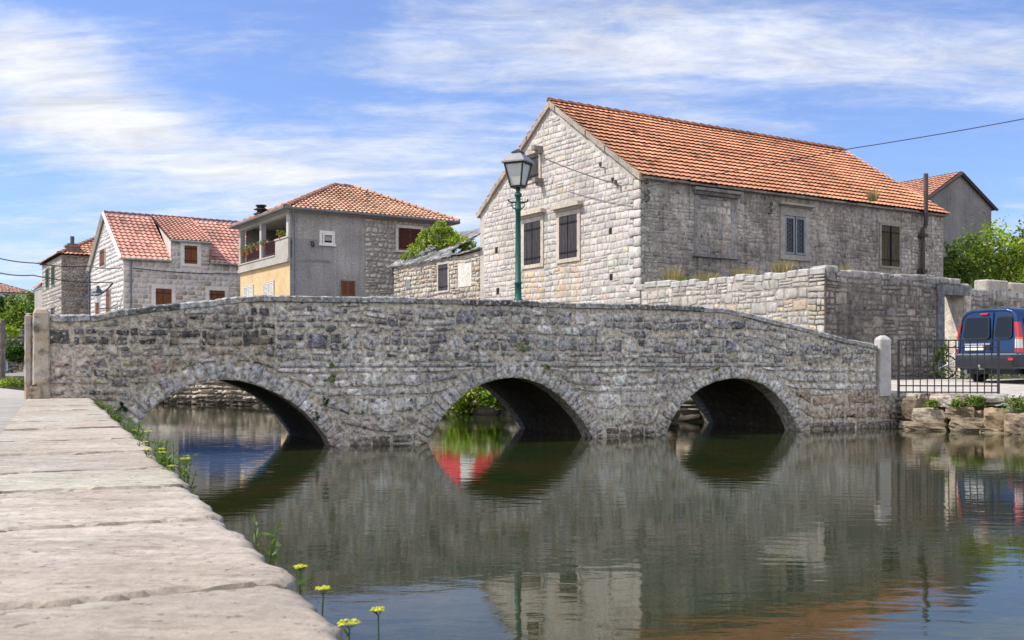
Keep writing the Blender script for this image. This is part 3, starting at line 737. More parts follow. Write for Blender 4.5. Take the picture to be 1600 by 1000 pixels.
# coping slabs on the parapet
mb = MB(); s = TOP[0][0]+.25
while s < SR:
    e = min(SR+.02, s+R.uniform(.45, 1.1)); k = 6
    c = jitc((.15, .145, .14) if R.random() < .6 else (.29, .28, .27), .25, .04)
    if s > 12: c = jitc((.34, .33, .32), .15)
    vs = []; off = R.uniform(-.008, .012); pr = R.uniform(.015, .05)
    for i in range(k+1):
        x = s+.006+(e-s-.012)*i/k; zt = topz(x)+off+R.uniform(-.006, .006)
        en = .012 if i in (0, k) else 0
        for (d, z) in ((pr-.015, zt-capT+.01), (pr+R.uniform(-.006, .006), zt-capT+.02), (pr+R.uniform(-.006, .006)-en, zt-.022), (pr-.03, zt-en), (-.2, zt+.012-en), (-.41, zt-en), (-.43, zt-.03), (-.42, zt-capT)):
            vs.append(pf(x, z, d))
    m_ = 8; fs = [(i*m_+j, (i+1)*m_+j, (i+1)*m_+(j+1) % m_, i*m_+(j+1) % m_) for i in range(k) for j in range(m_)]+[tuple(range(m_)), tuple(k*m_+j for j in range(m_))[::-1]]
    mb.add(vs, fs, c, 0, False); s = e
mb.build('coping', M['bridge'], bridge)
# barrel vaults, roadway and the far parapet
deckz = lambda s: min(topz(s)-.85, 1.62) if s > 1 else .9
dk = lambda s: max(.80, min(1.6, topz(s)-.9))
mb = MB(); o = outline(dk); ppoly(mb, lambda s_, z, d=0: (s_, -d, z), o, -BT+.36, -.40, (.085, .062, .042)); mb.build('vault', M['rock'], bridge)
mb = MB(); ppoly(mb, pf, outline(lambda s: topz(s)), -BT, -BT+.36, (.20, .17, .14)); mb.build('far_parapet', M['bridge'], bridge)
# end pillars
def pillar_mesh(mb, s0, s1, d0, d1, z0, z1, col, cap=.1, chip=0.012, seed=0):
    rr = random.Random(seed); n = 14; zz = [z0+(z1-z0)*i/n for i in range(n+1)]; vs = []; m_ = 12
    for i, z in enumerate(zz+[z1+cap*.55, z1+cap]):
        ins = 0 if i <= n else (.03 if i == n+1 else .085)
        a, b, c, d = s0+ins, s1-ins, d0+ins, d1-ins; bv = .02
        ring = [(a+bv, c), ((a+b)/2, c), (b-bv, c), (b, c+bv), (b, (c+d)/2), (b, d-bv), (b-bv, d), ((a+b)/2, d), (a+bv, d), (a, d-bv), (a, (c+d)/2), (a, c+bv)]
        for x, q in ring: vs.append(pf(x+rr.uniform(-chip, chip)*.5, z+rr.uniform(-.004, .004), q+rr.uniform(-chip, chip)*.5))
    r_ = len(zz)+2; fs = [(i*m_+j, i*m_+(j+1) % m_, (i+1)*m_+(j+1) % m_, (i+1)*m_+j) for i in range(r_-1) for j in range(m_)]+[tuple((r_-1)*m_+j for j in range(m_))]
    mb.add(vs, fs, col, 0, False)
M['pillar'] = surf('lime_render_pillar', var=(.85, 1.12), vscale=6, blotch=(.85, 1.1), bscale=1.5, bump=.6, bumpsc=30, bdist=.012,
                   speck=[((.42, .30, .18, 1), 2.2, .46, .62, .7), ((.09, .08, .07, 1), 3.2, .52, .64, .85)], spec=.2)
sl = bp(79, 600)[0]; sl0 = bp(50, 600)[0]
mb = MB(); pillar_mesh(mb, sl0+.01, sl-.01, -.30, .08, .80, 2.07, (.45, .40, .34), .09, seed=2)
mb.build('pillar', M['pillar'], bridge)
mb = MB(); pillar_mesh(mb, sl0-.10, sl0-.002, -.40, .02, .80, 2.02, (.36, .32, .28), .05, seed=3)
pillar_mesh(mb, sl0-.03, sl0+.12, .104, .16, .80, 1.0, (.44, .38, .31), .05, seed=3); mb.build('pillar_buttress', M['pillar'], bridge)
r0, r1 = bp(1369, 600)[0], bp(1390, 600)[0]
mb = MB(); pillar_mesh(mb, r0+.075, r1+.01, -.15, .05, .66, 1.85, (.52, .49, .46), .09, seed=5)
mb.build('pillar', M['plaster'], bridge, label='whitewashed end pillar')

# weeds growing out of the bridge face
def bridge_world(s, z, d=0.0): return (BX+s*BC+d*BS, BY+s*BS-d*BC, z)
weeds = [(815, 540, .13, 'mid', 'broad green weed rooted high in the middle of the bridge parapet'),
         (517, 572, .055, 'mid', 'small green weed at ledge level right of the left arch'),
         (518, 590, .075, 'mid', 'dark green tuft just below the ledge weed right of the left arch'),
         (508, 626, .07, 'dark', 'tuft hanging from the joints beside the left arch springing'),
         (492, 649, .06, 'dark', 'greyish tuft low on the ring of the left arch'),
         (1118, 575, .05, 'mid', 'tiny tuft above the crown of the right arch'),
         (852, 574, .05, 'mid', 'tiny yellowish tuft above the right haunch of the middle arch'),
         (190, 640, .10, 'dark', 'dark tuft at the foot of the bridge beside the near quay')]
for i, (px, py, r_, pal, lab) in enumerate(weeds):
    s, z = bp(px, py); x, y, z = bridge_world(s, z, .07)
    tuft('wall_weed', (x, y, z-r_*.5), (r_, r_*.8, r_*1.1), 160 if r_ > .06 else 90, .035, pal, lab, 'weed', 'weeds rooted in the bridge', seed=20+i)

# ------------------------------------------------------------------ houses
GZ = .92
def plank_shutter(mb, pl, s0, s1, z0, z1, d, col, hinges=True, n=3, mi=0):
    w_ = (s1-s0)/n
    for i in range(n): pbox(mb, pl, s0+i*w_+.004, s0+(i+1)*w_-.004, z0, z1, d, d+.035+R.uniform(-.004, .004), jitc(col, .12, .03), mi)
    if hinges:
        for zz in (z0+(z1-z0)*.14, z0+(z1-z0)*.84): pbox(mb, pl, s0-.03, s1-.02, zz-.025, zz+.025, d+.04, d+.055, tuple(c*.35 for c in col), mi)
def louvre_shutter(mb, pl, s0, s1, z0, z1, d, col, n=12):
    fr = min(.06, (s1-s0)*.16)
    for a, b, c, e in ((s0, s0+fr, z0, z1), (s1-fr, s1, z0, z1), (s0+fr, s1-fr, z0, z0+fr), (s0+fr, s1-fr, z1-fr, z1)): pbox(mb, pl, a, b, c, e, d, d+.05, col)
    h = (z1-z0-2*fr)/n
    for i in range(n):
        za = z0+fr+i*h
        v = [pl(s0+fr, za, d+.045), pl(s1-fr, za, d+.045), pl(s1-fr, za+h*.85, d+.012), pl(s0+fr, za+h*.85, d+.012)]
        mb.add(v, [(0, 1, 2, 3)], jitc(col, .06, .02))
    pbox(mb, pl, s0+fr, s1-fr, z0+fr, z1-fr, d-.005, d+.004, tuple(c*.35 for c in col))
def window(t, pl, s0, s1, z0, z1, fw=.16, fc=(.5, .46, .4), style='plank', lc=(.05, .05, .055), leafs=2, cornice=0.0, sill=True, d=.05, mat='wood', fmat='pale', label=None, fwt=None, gap=0.0):
    fwt = fwt or fw
    mb = MB()
    pbox(mb, pl, s0-fw, s0, z0-.001, z1, .0, d, jitc(fc, .06), 0); pbox(mb, pl, s1, s1+fw, z0-.001, z1, .0, d, jitc(fc, .06), 0)
    pbox(mb, pl, s0-fw, s1+fw, z1, z1+fwt, .0, d+.003, jitc(fc, .06), 0)
    pbox(mb, pl, s0-fw-(.04 if sill else 0), s1+fw+(.04 if sill else 0), z0-fw*.8, z0-.001, .0, d+(.05 if sill else .003), jitc(fc, .06), 0)
    if cornice:
        zc = z1+fwt+.001; 
        pbox(mb, pl, s0-fw-.05, s1+fw+.05, zc, zc+cornice*.4, 0, d+.07, tuple(c*.75 for c in fc)); pbox(mb, pl, s0-fw-.13, s1+fw+.13, zc+cornice*.4+.001, zc+cornice, 0, d+.19, fc)
    w_ = mb.build('window', M[fmat], t)
    if label: w_['label'] = label
    p = MB(); pbox(p, pl, s0+.001, s1-.001, z0, z1-.001, .002, .008, (.02, .02, .022)); p.build('pane', M['glass'], w_)
    m_ = (s0+s1)/2; g = gap
    for k in range(leafs):
        a, b = (s0+.012, s1-.012) if leafs == 1 else ((s0+.012, m_-.008-g*.5) if k == 0 else (m_+.008+g*.5, s1-.012))
        q = MB()
        if style == 'plank': plank_shutter(q, pl, a, b, z0+.015, z1-.02, .014, lc)
        elif style == 'louvre': louvre_shutter(q, pl, a, b, z0+.015, z1-.02, .012, lc, n=max(7, int((z1-z0)/.075)))
        q.build('shutter', M[mat], w_)
    return w_
def rd(h, face, px0, px1, py0, py1, off=0.0):
    a = read(h.location, face, px0, (py0+py1)/2, off); b = read(h.location, face, px1, (py0+py1)/2, off); pm = (px0+px1)/2
    return min(a[0], b[0]), max(a[0], b[0]), read(h.location, face, pm, py1, off)[1], read(h.location, face, pm, py0, off)[1]
def gutter(t, pl, s0, s1, z, d, col=(.16, .165, .17), r_=.06):
    mb = MB(); tube(mb, [pl(s0, z, d), pl(s1, z, d)], r_, col, 8); return mb.build('gutter', M['zinc'], t)
def downpipe(t, pl, s, z0, z1, d=.10, col=(.17, .19, .23), r_=.05):
    mb = MB(); tube(mb, [pl(s, z1+.1, d+.10), pl(s, z1-.15, d), pl(s, z0, d)], r_, col, 8)
    for z in np.arange(z0+.6, z1-.2, 1.8): tube(mb, [pl(s, z, d), pl(s, z+.05, d)], r_*1.3, col, 8)
    return mb.build('downpipe', M['zinc'], t)
def gable_av(T, ze, za_, lo=.02, openings=()):
    def f(a, b):
        z = b; x = max(0, (z-ze)/(za_-ze))*T/2 if z > ze else 0
        return intervals((lo+x, T-lo-x), [(s0, s1) for s0, s1, z0, z1 in openings if a < z1-.04 and b > z0+.04])
    return f
def rect_av(L, lo=.02, openings=()):
    return lambda a, b: intervals((lo, L-lo), [(s0, s1) for s0, s1, z0, z1 in openings if a < z1-.04 and b > z0+.04])
def open_of(w_, fw=.16, top=None, bot=None):
    return (w_[0]-fw-.01, w_[1]+fw+.01, w_[2]-(fw*.8 if bot is None else bot), w_[3]+(fw if top is None else top))
PALE, WARM = (.52, .475, .425), (.52, .36, .19)

# ---- the big stone house right of the lamp
HL = (4.06, 32.5, GZ)
h = empty('stone_house', HL, ANG, worldz=True, label='big old stone house with an orange tiled gable roof, standing tallest behind the street lamp', category='house')
U1, T1 = 15.6, 9.91; ZE, ZA = 7.31, 10.62
fF, fS = PF(), PS()
gw1 = rd(h, 'S', 820, 846, 347, 413); gw2 = rd(h, 'S', 875, 903, 336.5, 403.5); gw3 = rd(h, 'S', 825, 843, 240, 281)
op = [open_of(gw1, .16, .42), open_of(gw2, .16, .42), open_of(gw3, .14, .12)]
vents = [rd(h, 'S', x-2.2, x+2.2, y-5, y+5) for x, y in ((776, 391), (778, 455), (955, 433), (954, 361))]
def col_gable(s, z, rr):
    w1 = abs(s-(gw1[0]+gw1[1])/2) < .75 or abs(s-(gw2[0]+gw2[1])/2) < .7
    c = jitc(PALE if rr.random() < .7 else (.46, .43, .40), .12, .03, rr)
    if w1 and z < gw1[2]-.1 and rr.random() < .62: c = jitc(mixc(c, WARM, rr.uniform(.3, .75)), .12, .04, rr)
    elif rr.random() < .04: c = jitc(mixc(c, WARM, .4), .1, .04, rr)
    if s > T1-1 and rr.random() < .3: c = jitc(c, .15)
    return c
mb = MB()
ppoly(mb, fS, [(0, GZ-.3), (T1, GZ-.3), (T1, ZE), (T1/2, ZA), (0, ZE)], -.5, 0, (.46, .42, .365))
lay(mb, fS, GZ+1.6, ZA-.12, gable_av(T1, ZE, ZA, .30, op+[(v[0], v[1], v[2], v[3]) for v in vents]), col_gable, h=(.17, .25), w_=(.20, .42), dep=.014, gap=.014, warp=.03, seed=31, rough=1.0, split=.08)
for v in vents: pbox(mb, fS, v[0], v[1], v[2], v[3], 0, .004, (.02, .018, .016))
# quoins
z = GZ+1.6; k = 0
while z < ZE-.1:
    hh = R.uniform(.26, .36); wq = .50 if k % 2 else .28
    stone(mb, fS, [(-.04, z+.008), (wq, z+.008), (wq, z+hh-.008), (-.04, z+hh-.008)], .045, jitc(PALE, .08), 3, .6); z += hh; k += 1
for a, b in ((0, ZE), (0, ZE)): pass
mb.build('gable_wall', M['pale'], h)
# mortared verge
mb = MB()
for (sa, sb) in ((-.12, T1/2), (T1/2, T1+.12)):
    za_, zb_ = (ZE-.08, ZA+.0) if sa < 1 else (ZA, ZE-.08)
    n = 14
    for i in range(n):
        s0_, s1_ = sa+(sb-sa)*i/n, sa+(sb-sa)*(i+.97)/n; z0_, z1_ = za_+(zb_-za_)*i/n, za_+(zb_-za_)*(i+.97)/n
        dd = .10+R.uniform(-.02, .03); th = .13+R.uniform(-.02, .02)
        v = [fS(s0_, z0_-.06, -.15), fS(s1_, z1_-.06, -.15), fS(s1_, z1_-.06, dd), fS(s0_, z0_-.06, dd), fS(s0_, z0_+th, -.15), fS(s1_, z1_+th, -.15), fS(s1_, z1_+th, dd), fS(s0_, z0_+th, dd)]
        mb.add(v, [(0, 3, 2, 1), (4, 5, 6, 7), (0, 1, 5, 4), (2, 3, 7, 6), (1, 2, 6, 5), (3, 0, 4, 7)], jitc((.36, .31, .25), .15))
mb.build('verge', M['pale'], h)
lw1 = rd(h, 'F', 1225, 1257, 338, 399); lw2 = rd(h, 'F', 1376, 1404, 353, 416); bl = rd(h, 'F', 1093, 1143, 308, 398)
opF = [open_of(lw1, .22, .30), open_of(lw2, .12, .14), (bl[0]-.25, bl[1]+.25, bl[2]-.12, bl[3]+.2)]
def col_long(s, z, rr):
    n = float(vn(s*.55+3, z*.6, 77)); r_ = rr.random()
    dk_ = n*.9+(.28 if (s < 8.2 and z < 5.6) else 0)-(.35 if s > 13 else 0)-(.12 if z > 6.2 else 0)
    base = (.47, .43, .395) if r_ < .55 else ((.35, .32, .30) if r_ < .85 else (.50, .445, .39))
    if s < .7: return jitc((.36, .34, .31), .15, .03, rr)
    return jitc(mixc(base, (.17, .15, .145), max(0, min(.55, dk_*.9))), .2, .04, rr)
mb = MB(); box(mb, 0.0, U1, 0.0, .5, GZ-.3, ZE, (.34, .295, .25)); box(mb, U1-.5, U1, .5, T1, GZ-.3, ZE, (.3, .27, .24)); box(mb, .5, U1-.5, T1-.5, T1, GZ-.3, ZE, (.3, .27, .24))
ppoly(mb, lambda s, z, d=0: (U1-.25+d, s, z), [(0, ZE), (T1/2, ZA), (T1, ZE)], -.2, .2, (.3, .27, .24))
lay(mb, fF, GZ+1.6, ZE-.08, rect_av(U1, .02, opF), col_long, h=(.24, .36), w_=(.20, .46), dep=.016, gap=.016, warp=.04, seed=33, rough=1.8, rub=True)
lay(mb, fF, bl[2]+.02, bl[3]-.0, lambda a, b: [(bl[0]+.02, bl[1]-.02)], col_long, h=(.2, .30), w_=(.22, .42), dep=.02, gap=.02, seed=34, rough=1.5)
mb.build('long_wall', M['dark'], h)
mb = MB()   # blocked opening: jambs, moulded cornice and sill left in the wall
pbox(mb, fF, bl[0]-.22, bl[0], bl[2], bl[3], 0, .018, (.30, .28, .27)); pbox(mb, fF, bl[1], bl[1]+.22, bl[2], bl[3], 0, .018, (.30, .28, .27))
pbox(mb, fF, bl[0]-.30, bl[1]+.30, bl[3]+.02, bl[3]+.14, 0, .12, (.19, .18, .17)); pbox(mb, fF, bl[0]-.36, bl[1]+.36, bl[3]+.142, bl[3]+.24, 0, .2, (.24, .22, .2))
pbox(mb, fF, bl[0]-.36, bl[1]+.30, bl[2]-.12, bl[2]-.002, 0, .16, (.22, .21, .21))
mb.build('blocked_window', M['dark'], h)
oldc = (.045, .042, .045)
window(h, fS, *gw1, fw=.17, fc=(.52, .46, .38), style='plank', lc=oldc, cornice=.22, mat='oldwood', gap=.03, sill=False)
window(h, fS, *gw2, fw=.17, fc=(.52, .46, .38), style='plank', lc=oldc, cornice=.22, mat='oldwood', gap=.03, sill=False)
w3 = window(h, fS, *gw3, fw=.13, fc=(.44, .39, .32), style='plank', lc=(.06, .05, .045), leafs=1, mat='oldwood', sill=False)
for (x, y) in ((846, 234), (847, 284)):   # stone brackets beside the small gable window
    mb = MB(); s_, z_ = read(h.location, 'S', x, y); pbox(mb, fS, s_-.10, s_+.10, z_-.05, z_+.11, .0, .38, (.22, .195, .175)); pbox(mb, fS, s_-.09, s_+.09, z_-.15, z_-.051, .0, .22, (.22, .195, .175))
    mb.build('bracket', M['pale'], h)
# glazed window with wrought scrolls behind the glass
wg = window(h, fF, *lw1, fw=.22, fc=(.34, .31, .28), style='none', leafs=0, cornice=.12, fmat='pale', sill=True, fwt=.3)
for k in range(2):
    mb = MB(); m_ = (lw1[0]+lw1[1])/2; a, b = (lw1[0]+.01, m_-.03) if k == 0 else (m_+.03, lw1[1]-.01); z0_, z1_ = lw1[2]+.02, lw1[3]-.02; c = (.19, .20, .22)
    for x0, x1, y0, y1 in ((a, a+.065, z0_, z1_), (b-.065, b, z0_, z1_), (a+.065, b-.065, z1_-.08, z1_), (a+.065, b-.065, z0_, z0_+.08)): pbox(mb, fF, x0, x1, y0, y1, .010, .05, c)
    for i in range(7):
        zc_ = z0_+.18+(z1_-z0_-.36)*i/6; pts = [fF((a+b)/2+.10*math.cos(t), zc_+.09*math.sin(t), .03) for t in np.linspace(0, 6.28, 13)]
        tube(mb, pts, .007, (.16, .15, .15), 4, caps=False)
    mb.build('casement', M['metal'], wg)
w4 = window(h, fF, *lw2, fw=.10, fc=(.27, .25, .22), style='plank', lc=(.065, .05, .03), mat='oldwood', sill=False, gap=.10, label='weathered yellowish plank shutters, one board missing')
mb = MB(); S_ = math.hypot(T1/2+.22, (ZA-ZE)*(T1/2+.22)/(T1/2)); V = Vector((0, T1/2, ZA-ZE)).normalized()
tiled_slope(mb, (0, -.22, ZE-.14+.12), (1, 0, 0), V, -.04, U1+.10, -.04, U1+.10, S_, tw=.235, row=.345, amp=.024, lift=.062, col=(.60, .275, .155), seed=5)
V2 = Vector((0, -T1/2, ZA-ZE)).normalized()
tiled_slope(mb, (0, T1+.22, ZE-.14+.12), (1, 0, 0), V2, -.04, U1+.10, -.04, U1+.10, S_, tw=.235, row=.345, amp=.024, lift=.062, col=(.60, .275, .155), seed=6, ns=3)
mb.build('roof', M['tile'], h)
mb = MB(); ridge_tiles(mb, (-.1, T1/2, ZA+.16), (U1+.1, T1/2, ZA+.16), .13, .42, (.44, .19, .10)); mb.build('ridge', M['tile'], h)
mb = MB(); s = 0
while s < U1:                                                # stone eaves slabs under the tiles
    e = min(U1, s+R.uniform(.5, 1.0)); pbox(mb, fF, s+.005, e-.005, ZE-.09, ZE-.02+R.uniform(-.01, .01), 0, .22+R.uniform(-.03, .03), jitc((.20, .18, .16), .2)); s = e
mb.build('eaves', M['dark'], h)
px_s, pz = read(h.location, 'F', 1445, 320, .25)
mb = MB(); tube(mb, [fF(px_s, GZ+1.8, .16), fF(px_s, 6.6, .16), fF(px_s, 6.75, .30), fF(px_s, 8.75, .30)], .085, (.085, .07, .065), 10)
for z in (3.6, 4.9, 6.3): pbox(mb, fF, px_s-.13, px_s+.13, z, z+.12, .0, .28, (.05, .045, .045))
mb.build('flue_pipe', M['oldwood'], h)
for (f_, pl, x, y) in (('S', fS, 944, 262), ('S', fS, 963, 286), ('S', fS, 968, 290), ('F', fF, 1008, 306), ('F', fF, 1008, 315), ('F', fF, 1200, 324), ('F', fF, 1200, 334), ('F', fF, 1008, 287)):
    mb = MB(); s_, z_ = read(h.location, f_, x, y); tube(mb, [pl(s_, z_, 0), pl(s_, z_, .15), pl(s_, z_+.1, .16)], .018, (.03, .025, .025), 6); tube(mb, [pl(s_, z_+.04, .16), pl(s_, z_+.16, .16)], .05, (.06, .05, .05), 8); mb.build('wire_hook', M['metal'], h)
main_house = h

# ---- walled yard in front of it
PW = (8.02, 26.2, .80)
h = empty('yard_wall', PW, ANG, worldz=True, label='tall dry stone yard wall with a doorway, running behind the blue van and up to the big house', category='wall')
ztA = lambda s: 3.87-.10*s/7+.07*(2*float(vn(s*2.1, 3, 5))-1)-.5*max(0, 1-s/7.4)*0
A_pts = [(1290, 416), (1262, 420), (1230, 423), (1180, 428), (1140, 431), (1100, 437), (1060, 440), (1030, 441), (1002, 443)]
Ar = [read(PW, 'S', *p) for p in A_pts]
B_pts = [(1290, 415), (1312, 419), (1330, 424), (1365, 427), (1376, 427.5), (1398, 430), (1430, 430), (1470, 434), (1508, 442), (1512, 450), (1560, 452), (1610, 458), (1700, 466)]
Br = [read(PW, 'F', *p) for p in B_pts]
def prof(P):
    xs = [p[0] for p in P]; zs = [p[1] for p in P]; return lambda s: float(np.interp(s, xs, zs))
zA, zB = prof(Ar), prof(Br)
LA, LB = Ar[-1][0], Br[-1][0]
d0_, d1_ = read(PW, 'F', 1474, 500)[0], read(PW, 'F', 1506, 500)[0]; zd = read(PW, 'F', 1488, 461)[1]
def av_top(zf, L, blocks=()):
    ss = np.linspace(0.02, L, 160); zz = np.array([zf(s) for s in ss])
    def f(a, b):
        ok = zz > b-.05; out = []; i = 0
        while i < len(ss):
            if ok[i]:
                j = i
                while j+1 < len(ss) and ok[j+1]: j += 1
                if ss[j]-ss[i] > .15: out += intervals((ss[i], ss[j]), [(s0, s1) for s0, s1, z0, z1 in blocks if a < z1-.04 and b > z0+.04])
                i = j+1
            else: i += 1
        return out
    return f
def col_A(s, z, rr):
    c = jitc((.44, .405, .355) if rr.random() < .7 else (.36, .34, .31), .14, .03, rr)
    if z < 3.1 and rr.random() < .28: c = jitc(mixc(c, WARM, .45), .12, .03, rr)
    return c
def col_B(s, z, rr):
    n = float(vn(s*.8+1, z*.5, 91)); c = (.40, .35, .30) if rr.random() < .5 else (.29, .255, .225)
    c = mixc(c, (.10, .09, .085), max(0, min(.8, n*1.15-.15)))
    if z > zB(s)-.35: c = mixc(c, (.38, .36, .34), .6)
    return jitc(c, .2, .05, rr)
mb = MB(); ss = np.linspace(0, LA, 60)
ppoly(mb, fS, [(0, .6), (LA, .6)]+[(float(s), zA(s)-.06) for s in ss[::-1]], -.55, 0, (.32, .285, .24))
lay(mb, fS, 1.4, 4.1, av_top(zA, LA), col_A, h=(.24, .36), w_=(.22, .52), dep=.014, gap=.014, warp=.035, seed=41, rough=1.5, rub=True)
s = 0
while s < LA:                                                # loose top stones
    e = s+R.uniform(.3, .65); zt = zA((s+e)/2)+R.uniform(-.05, .06)
    box(mb, -.03, .5, s+.01, e-.01, zt-.2, zt, jitc((.42, .40, .37), .12), 0, .035); s = e
mb.build('sunlit_wall', M['pale'], h)
mb = MB(); sB = [float(s) for s in np.linspace(0, LB, 90)]
seg = lambda a, b, z0=.6: [(a, z0), (b, z0)]+[(s, zB(s)-.06) for s in ([b]+[x for x in sB[::-1] if a < x < b]+[a])]
mc = (.20, .175, .15)
ppoly(mb, fF, seg(0.0, d0_), -.55, 0, mc); ppoly(mb, fF, seg(d1_, LB), -.55, 0, mc); ppoly(mb, fF, seg(d0_+.001, d1_-.001, zd), -.549, -.001, mc)
lay(mb, fF, 1.0, 4.1, av_top(zB, LB, [(d0_-.34, d1_+.3, .0, zd+.3)]), col_B, h=(.24, .36), w_=(.20, .5), dep=.018, gap=.016, warp=.04, seed=43, rough=1.8, rub=True)
s = 0
while s < LB:
    e = s+R.uniform(.3, .7); zt = zB((s+e)/2)+R.uniform(-.06, .07)
    box(mb, s+.01, e-.01, -.03, .5, zt-.2, zt, jitc((.33, .315, .30), .18), 0, .04); s = e
mb.build('shaded_wall', M['dark'], h)
mb = MB()   # door surround and a pale plastered reveal
pbox(mb, fF, d0_-.30, d0_-.01, .75, zd, -.3, .05, (.19, .20, .22)); pbox(mb, fF, d1_-.05, d1_+.26, .75, zd, -.75, .05, (.50, .44, .36)); pbox(mb, fF, d0_-.36, d1_+.30, zd+.002, zd+.27, -.3, .055, (.22, .22, .23))
dsr = mb.build('doorway', M['dark'], h)
yard = h
# squared blocks lying on the wall top
for i, (px0, px1, py0, py1, lab) in enumerate(((1543, 1577, 439, 456, 'large squared stone block sitting on top of the yard wall behind the van'), (1581, 1625, 444, 460, 'wider grey stone block on the yard wall at the right edge of the photo'))):
    a, b, z0_, z1_ = rd(yard, 'F', px0, px1, py0, py1); mb = MB(); box(mb, 0, b-a, 0, .45, 0, z1_-z0_+.05, (.42, .38, .32), 0, .04)
    o = mb.build('stone_block', M['pale'], None, label=lab, category='stone block', group='blocks on the yard wall'); o.location = (PW[0]+a*Ux-.08*Uy*-1*0, PW[1]+a*Uy, z0_-.02); o.rotation_euler = (0, 0, ANG)

# ---- small ruined outhouse with a stone slab roof, joined to the big house
s0x, s0y = HL[0]-Uy*T1, HL[1]+Ux*T1
RL = (s0x-Uy*.0, s0y, GZ)
h = empty('stone_outhouse', RL, ANG, worldz=True, label='low ruined stone outhouse with a sagging grey slab roof and one dark shutter', category='outbuilding')
TL = read(RL, 'S', 616, 420)[0]; zr0 = read(RL, 'S', 750, 388)[1]; zr1 = read(RL, 'S', 616, 415)[1]
rw = rd(h, 'S', 686, 701, 413, 454)
def col_R(s, z, rr):
    c = jitc((.47, .43, .36) if rr.random() < .75 else (.38, .35, .31), .14, .03, rr)
    if rr.random() < .14: c = jitc(mixc(c, WARM, .4), .12, .03, rr)
    return c
zt = lambda s: zr0+(zr1-zr0)*s/TL-.10-.08*math.sin(3.1*s/TL)
pp = rd(h, 'S', 716, 737, 410, 448)
mb = MB(); ppoly(mb, fS, [(0, .6), (TL, .6)]+[(float(s), zt(s)) for s in np.linspace(TL, 0, 12)], -.5, 0, (.37, .32, .26))
box(mb, 0, 3.8, TL-.5, TL, .6, zr1-.3, (.35, .31, .26)); box(mb, 3.3, 3.8, 0, TL-.5, .6, zr1-.3, (.35, .31, .26))
lay(mb, fS, GZ+1.4, zr0-.05, av_top(lambda s: zt(s), TL-.02, [open_of(rw, .10, .1), (pp[0], pp[1], pp[2], pp[3])]), col_R, h=(.14, .22), w_=(.16, .36), dep=.035, gap=.022, warp=.04, seed=51, rough=1.8, split=.1)
pbox(mb, fS, pp[0], pp[1], pp[2], pp[3], 0, .02, (.62, .58, .51))
b_ = rd(h, 'S', 636, 642.5, 437, 451); pbox(mb, fS, *b_, 0, .06, (.20, .21, .22))
mb.build('wall', M['pale'], h)
window(h, fS, *rw, fw=.10, fc=(.5, .46, .4), style='plank', lc=(.06, .055, .065), mat='oldwood', sill=False)
def slab_roof(mb, pl3, T_, S, seed, z_drop, hole=None):
    rr = random.Random(seed); r_ = 0.0; row = 0
    while r_ < S:
        s = -.15
        while s < T_+.15:
            e = s+rr.uniform(.22, .5)
            c = jitc((.25, .245, .245) if rr.random() < .65 else (.38, .37, .35), .25, .03, rr)
            if not (hole and hole(s, r_)):
                th = rr.uniform(.03, .06); j = rr.uniform(-.03, .03); k = rr.uniform(-.02, .03)
                P = [pl3(s+.01, r_+j, .02+k), pl3(e-.01, r_+j+rr.uniform(-.03, .03), .02+k+rr.uniform(-.02, .02)), pl3(e-.01, r_+.42, -.03), pl3(s+.01, r_+.42, -.03)]
                Q = [(x, y, z+th) for x, y, z in P]
                mb.add(P+Q, [(0, 1, 2, 3), (4, 7, 6, 5), (0, 4, 5, 1), (1, 5, 6, 2), (2, 6, 7, 3), (3, 7, 4, 0)], c)
            s = e
        r_ += rr.uniform(.15, .22); row += 1
mb = MB()
RH = 1.75
def pl3(s, r_, n_):                                           # r_: distance up the slope, towards +x
    rise = .50*r_ if s > TL*.42 else .14*r_
    return (-.16+r_*.9, s, zt(min(max(s, 0), TL))+.04+rise+n_)
slab_roof(mb, pl3, TL, 1.9, 9, 0, hole=lambda s, r_: (s < TL*.42 and r_ > .4))
slab_roof(mb, pl3, TL, 3.2, 12, 0, hole=lambda s, r_: r_ < 1.5 or s < TL*.42+(r_-1.5)*.2)
mb.build('slab_roof', M['dark'], h)
mb = MB(); 
for s in (.6, 1.5, 2.4): box(mb, .0, 3.6, s, s+.12, zr0-.45, zr0-.33, (.10, .08, .06))
mb.build('rafter', M['oldwood'], h)
# its creeper
def creeper(name, base, cl, n, leaf, pal, label, seed):
    rs = np.random.RandomState(seed); mb = MB(); tot = sum(r[0]*r[1]*r[2] for c, r in cl)
    for c, r in cl: leaves(mb, blob_pts(rs, c, r, int(n*r[0]*r[1]*r[2]/tot)+40, shell=.5, clumps=22), leaf, GREENS[pal], rs=rs)
    o = mb.build(name, M['leaf'], None, label=label, category='climbing plant'); o.location = base; return o
def pix(px, py, Y): return Vector(at(px, py, Y))
b0 = pix(690, 400, 45.5)
cl = []
for px, py, r in ((690, 357, .42), (678, 366, .5), (664, 376, .45), (652, 388, .35), (640, 397, .25), (632, 401, .2), (700, 363, .35), (708, 372, .4), (722, 378, .45), (733, 384, .35), (716, 387, .4), (690, 380, .4)):
    p = pix(px, py, 45.6-(px-690)*.02)-b0; cl.append((tuple(p), (r, r*1.1, r*.85)))
creeper('creeper', b0, cl, 4200, .13, 'bright', 'bright green creeper heaped over the broken roof of the outhouse', 5)

